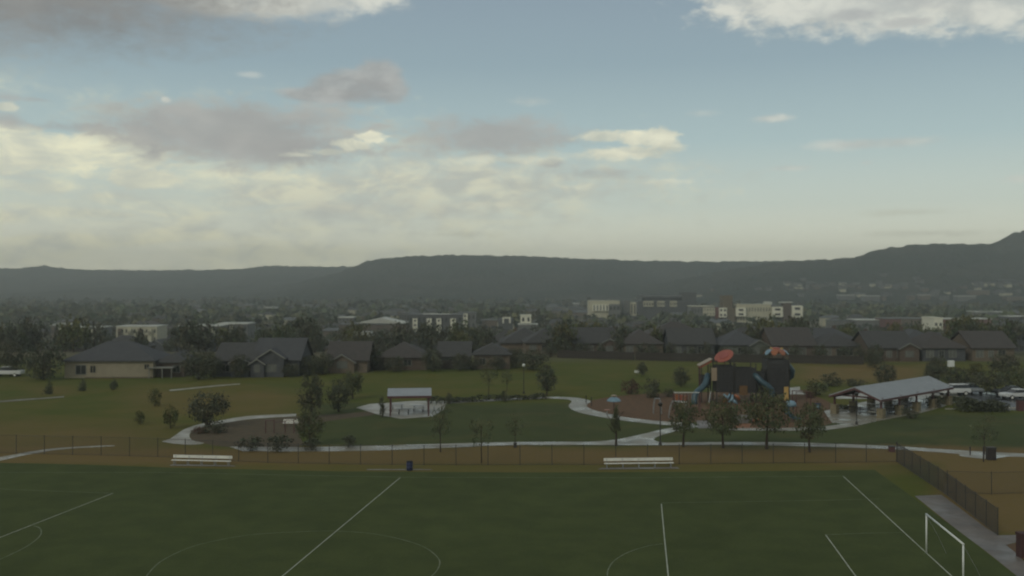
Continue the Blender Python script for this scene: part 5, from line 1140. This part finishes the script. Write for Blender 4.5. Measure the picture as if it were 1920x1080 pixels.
# scattered far house roofs: too small and many to tell apart
b = MB()
for k in range(560):
    Y = math.sqrt(random.uniform(560 ** 2, 1250 ** 2)); px = random.uniform(-200, 2100); X = (px - CX) / F * Y
    if not clear_of(px, Y, X): continue
    w = random.uniform(5, 9); dd = random.uniform(4, 6); h = random.uniform(3, 6.5); z = terr(Y) - 1; mi = random.choice((0, 0, 1, 2, 2, 2))
    b.box(X - w, X + w, Y - dd, Y + dd, z, z + h, mi)
    zr = z + h + random.uniform(1.2, 2.8); b.add([(X - w - .4, Y - dd - .4, z + h + .02), (X + w + .4, Y - dd - .4, z + h + .02), (X + w + .4, Y + dd + .4, z + h + .02), (X - w - .4, Y + dd + .4, z + h + .02), (X - w * .5, Y, zr), (X + w * .5, Y, zr)], [(0, 1, 5, 4), (1, 2, 5), (2, 3, 4, 5), (3, 0, 4), (3, 2, 1, 0)], random.choice((3, 3, 3, 4, 5)))
for k in range(95):
    px, py = (random.uniform(1820, 1930), random.uniform(529, 538)) if k < 25 else ((random.uniform(1475, 1730), random.gauss(536, 5)) if k < 60 else (random.uniform(1250, 1930), random.uniform(536, 556)))
    hit = meet(px, py)
    if hit is None: continue
    x, y, z = hit; w = random.uniform(2, 4.5); h = random.uniform(1.5, 3)
    b.box(x - w, x + w, y - 5, y + 5, z - 4, z + h, random.choice((0, 0, 2, 1))); b.box(x - w - .4, x + w + .4, y - 5.4, y + 5.4, z + h + .02, z + h + 1.4, random.choice((3, 4, 4, 0)))
tag(b.build('far_town', [mid_w, cream_w, tan_w, roof_d, dull_roof, roof_b, pale_roof]), 'mass of small far houses in the hazy valley', kind='stuff')
# light specks of houses on the nearer hill foot
# ------------------------------------------------------------ cars
def car(label, loc, rz, paint_m, kind='suv', group='parked cars'):
    t = thing('parked_car', label, 'car', loc, rz, group)
    prof = {'suv': ([(-2.3, .45), (-2.32, .85), (-2.2, 1.08), (-.95, 1.12), (2.25, 1.10), (2.33, .8), (2.3, .45)], [(-1.1, 1.11), (-.35, 1.62), (1.95, 1.66), (2.28, 1.09)]),
            'sedan': ([(-2.25, .42), (-2.3, .72), (-2.15, .92), (-1.0, .96), (2.2, .98), (2.28, .7), (2.2, .42)], [(-1.1, .95), (-.25, 1.42), (1.0, 1.43), (1.85, .97)]),
            'pickup': ([(-2.7, .5), (-2.72, .95), (-2.55, 1.12), (-1.35, 1.16), (2.7, 1.14), (2.72, .9), (2.7, .5)], [(-1.45, 1.15), (-.75, 1.78), (.65, 1.80), (.85, 1.15)])}[kind]
    def extrude(pr, hw, hw2, name, m, par):
        b = MB(); n = len(pr); zs = [p[1] for p in pr]; z0, z1 = min(zs), max(zs)
        vs = []
        for s in (-1, 1):
            for x, z in pr: vs.append((x, s * (hw + (hw2 - hw) * (z - z0) / (z1 - z0)), z))
        b.add(vs, [tuple(range(n)), tuple(range(2 * n - 1, n - 1, -1))] + [((i + 1) % n, i, i + n, (i + 1) % n + n) for i in range(n)]); o = b.build(name, m, par)
        bv = o.modifiers.new('edge', 'BEVEL'); bv.width = .05; bv.segments = 2; return o
    body = extrude(prof[0], .92, .90, 'body', paint_m, t); cab = extrude(prof[1], .86, .70, 'cabin_glass', glass, t)
    rp = [p for p in prof[1] if p[1] > 1.4]; MB().bbox(rp[0][0] - .05, rp[-1][0] + .05, -.70, .70, rp[0][1] - .03, rp[-1][1] + .04, .04).build('roof', paint_m, t)
    L_ = prof[0][-1][0]
    for x in (-L_ * .62, L_ * .62):
        for s in (-1, 1):
            b = MB(); b.tube([(x, s * .68, .34), (x, s * .95, .34)], .34, 18); w_ = b.build('wheel', rubber, t); b = MB(); b.tube([(x, s * .93, .34), (x, s * .965, .34)], .20, 14); b.build('rim', alu, w_)
    for s in (-1, 1): MB().box(-L_ - .03, -L_ + .1, s * .72 - .15, s * .72 + .15, .74, .88).build('headlight', trim, t)
    return t
carwhite = mat('white car paint', (.62, .63, .60), (.58, .59, .56), 1, .25, 0, .5)
carsilver = mat('silver car paint', (.34, .36, .36), (.31, .33, .33), 1, .3, 0, .5, .4)
cardark = mat('dark car paint', (.04, .042, .045), (.035, .037, .04), 1, .25, 0, .5)
b = G(1788, 741); car('white car parked past the far end of the pavilion roof', b + Vector((0, 0, .012)), R(8), carwhite, 'suv')
b = G(1820, 737); car('silver car half hidden by the tree behind the white car', b + Vector((0, 0, .012)), R(95), carsilver, 'sedan')
b = G(1893, 742); car('dark car standing on the wet parking lot', b + Vector((0, 0, .012)), R(5), cardark, 'sedan')
b = G(1905, 748); car('white sedan standing beside the short red pier', b + Vector((0, 0, .012)), R(12), carwhite, 'sedan')
b = G(1955, 752); car('white pickup at the picture edge of the parking lot', b + Vector((0, 0, .012)), R(-85), carwhite, 'pickup')
b = G(14, 706); car('white pickup parked in front of the dark tree', b, R(3), carwhite, 'pickup')
for lab, x, y in (('short concrete wheel stop on the lot edge by the hedge', 1885, 766), ('short concrete wheel stop by the short red pier', 1906, 766), ('short concrete wheel stop before the broad hedge', 1782, 768)):
    t = thing('wheel_stop', lab, 'wheel stop', P(x, y) + Vector((0, 0, .012)), 0, 'wheel stops'); MB().bbox(-.7, .7, -.09, .09, 0, .16, .04).build('block', pale_concrete, t)
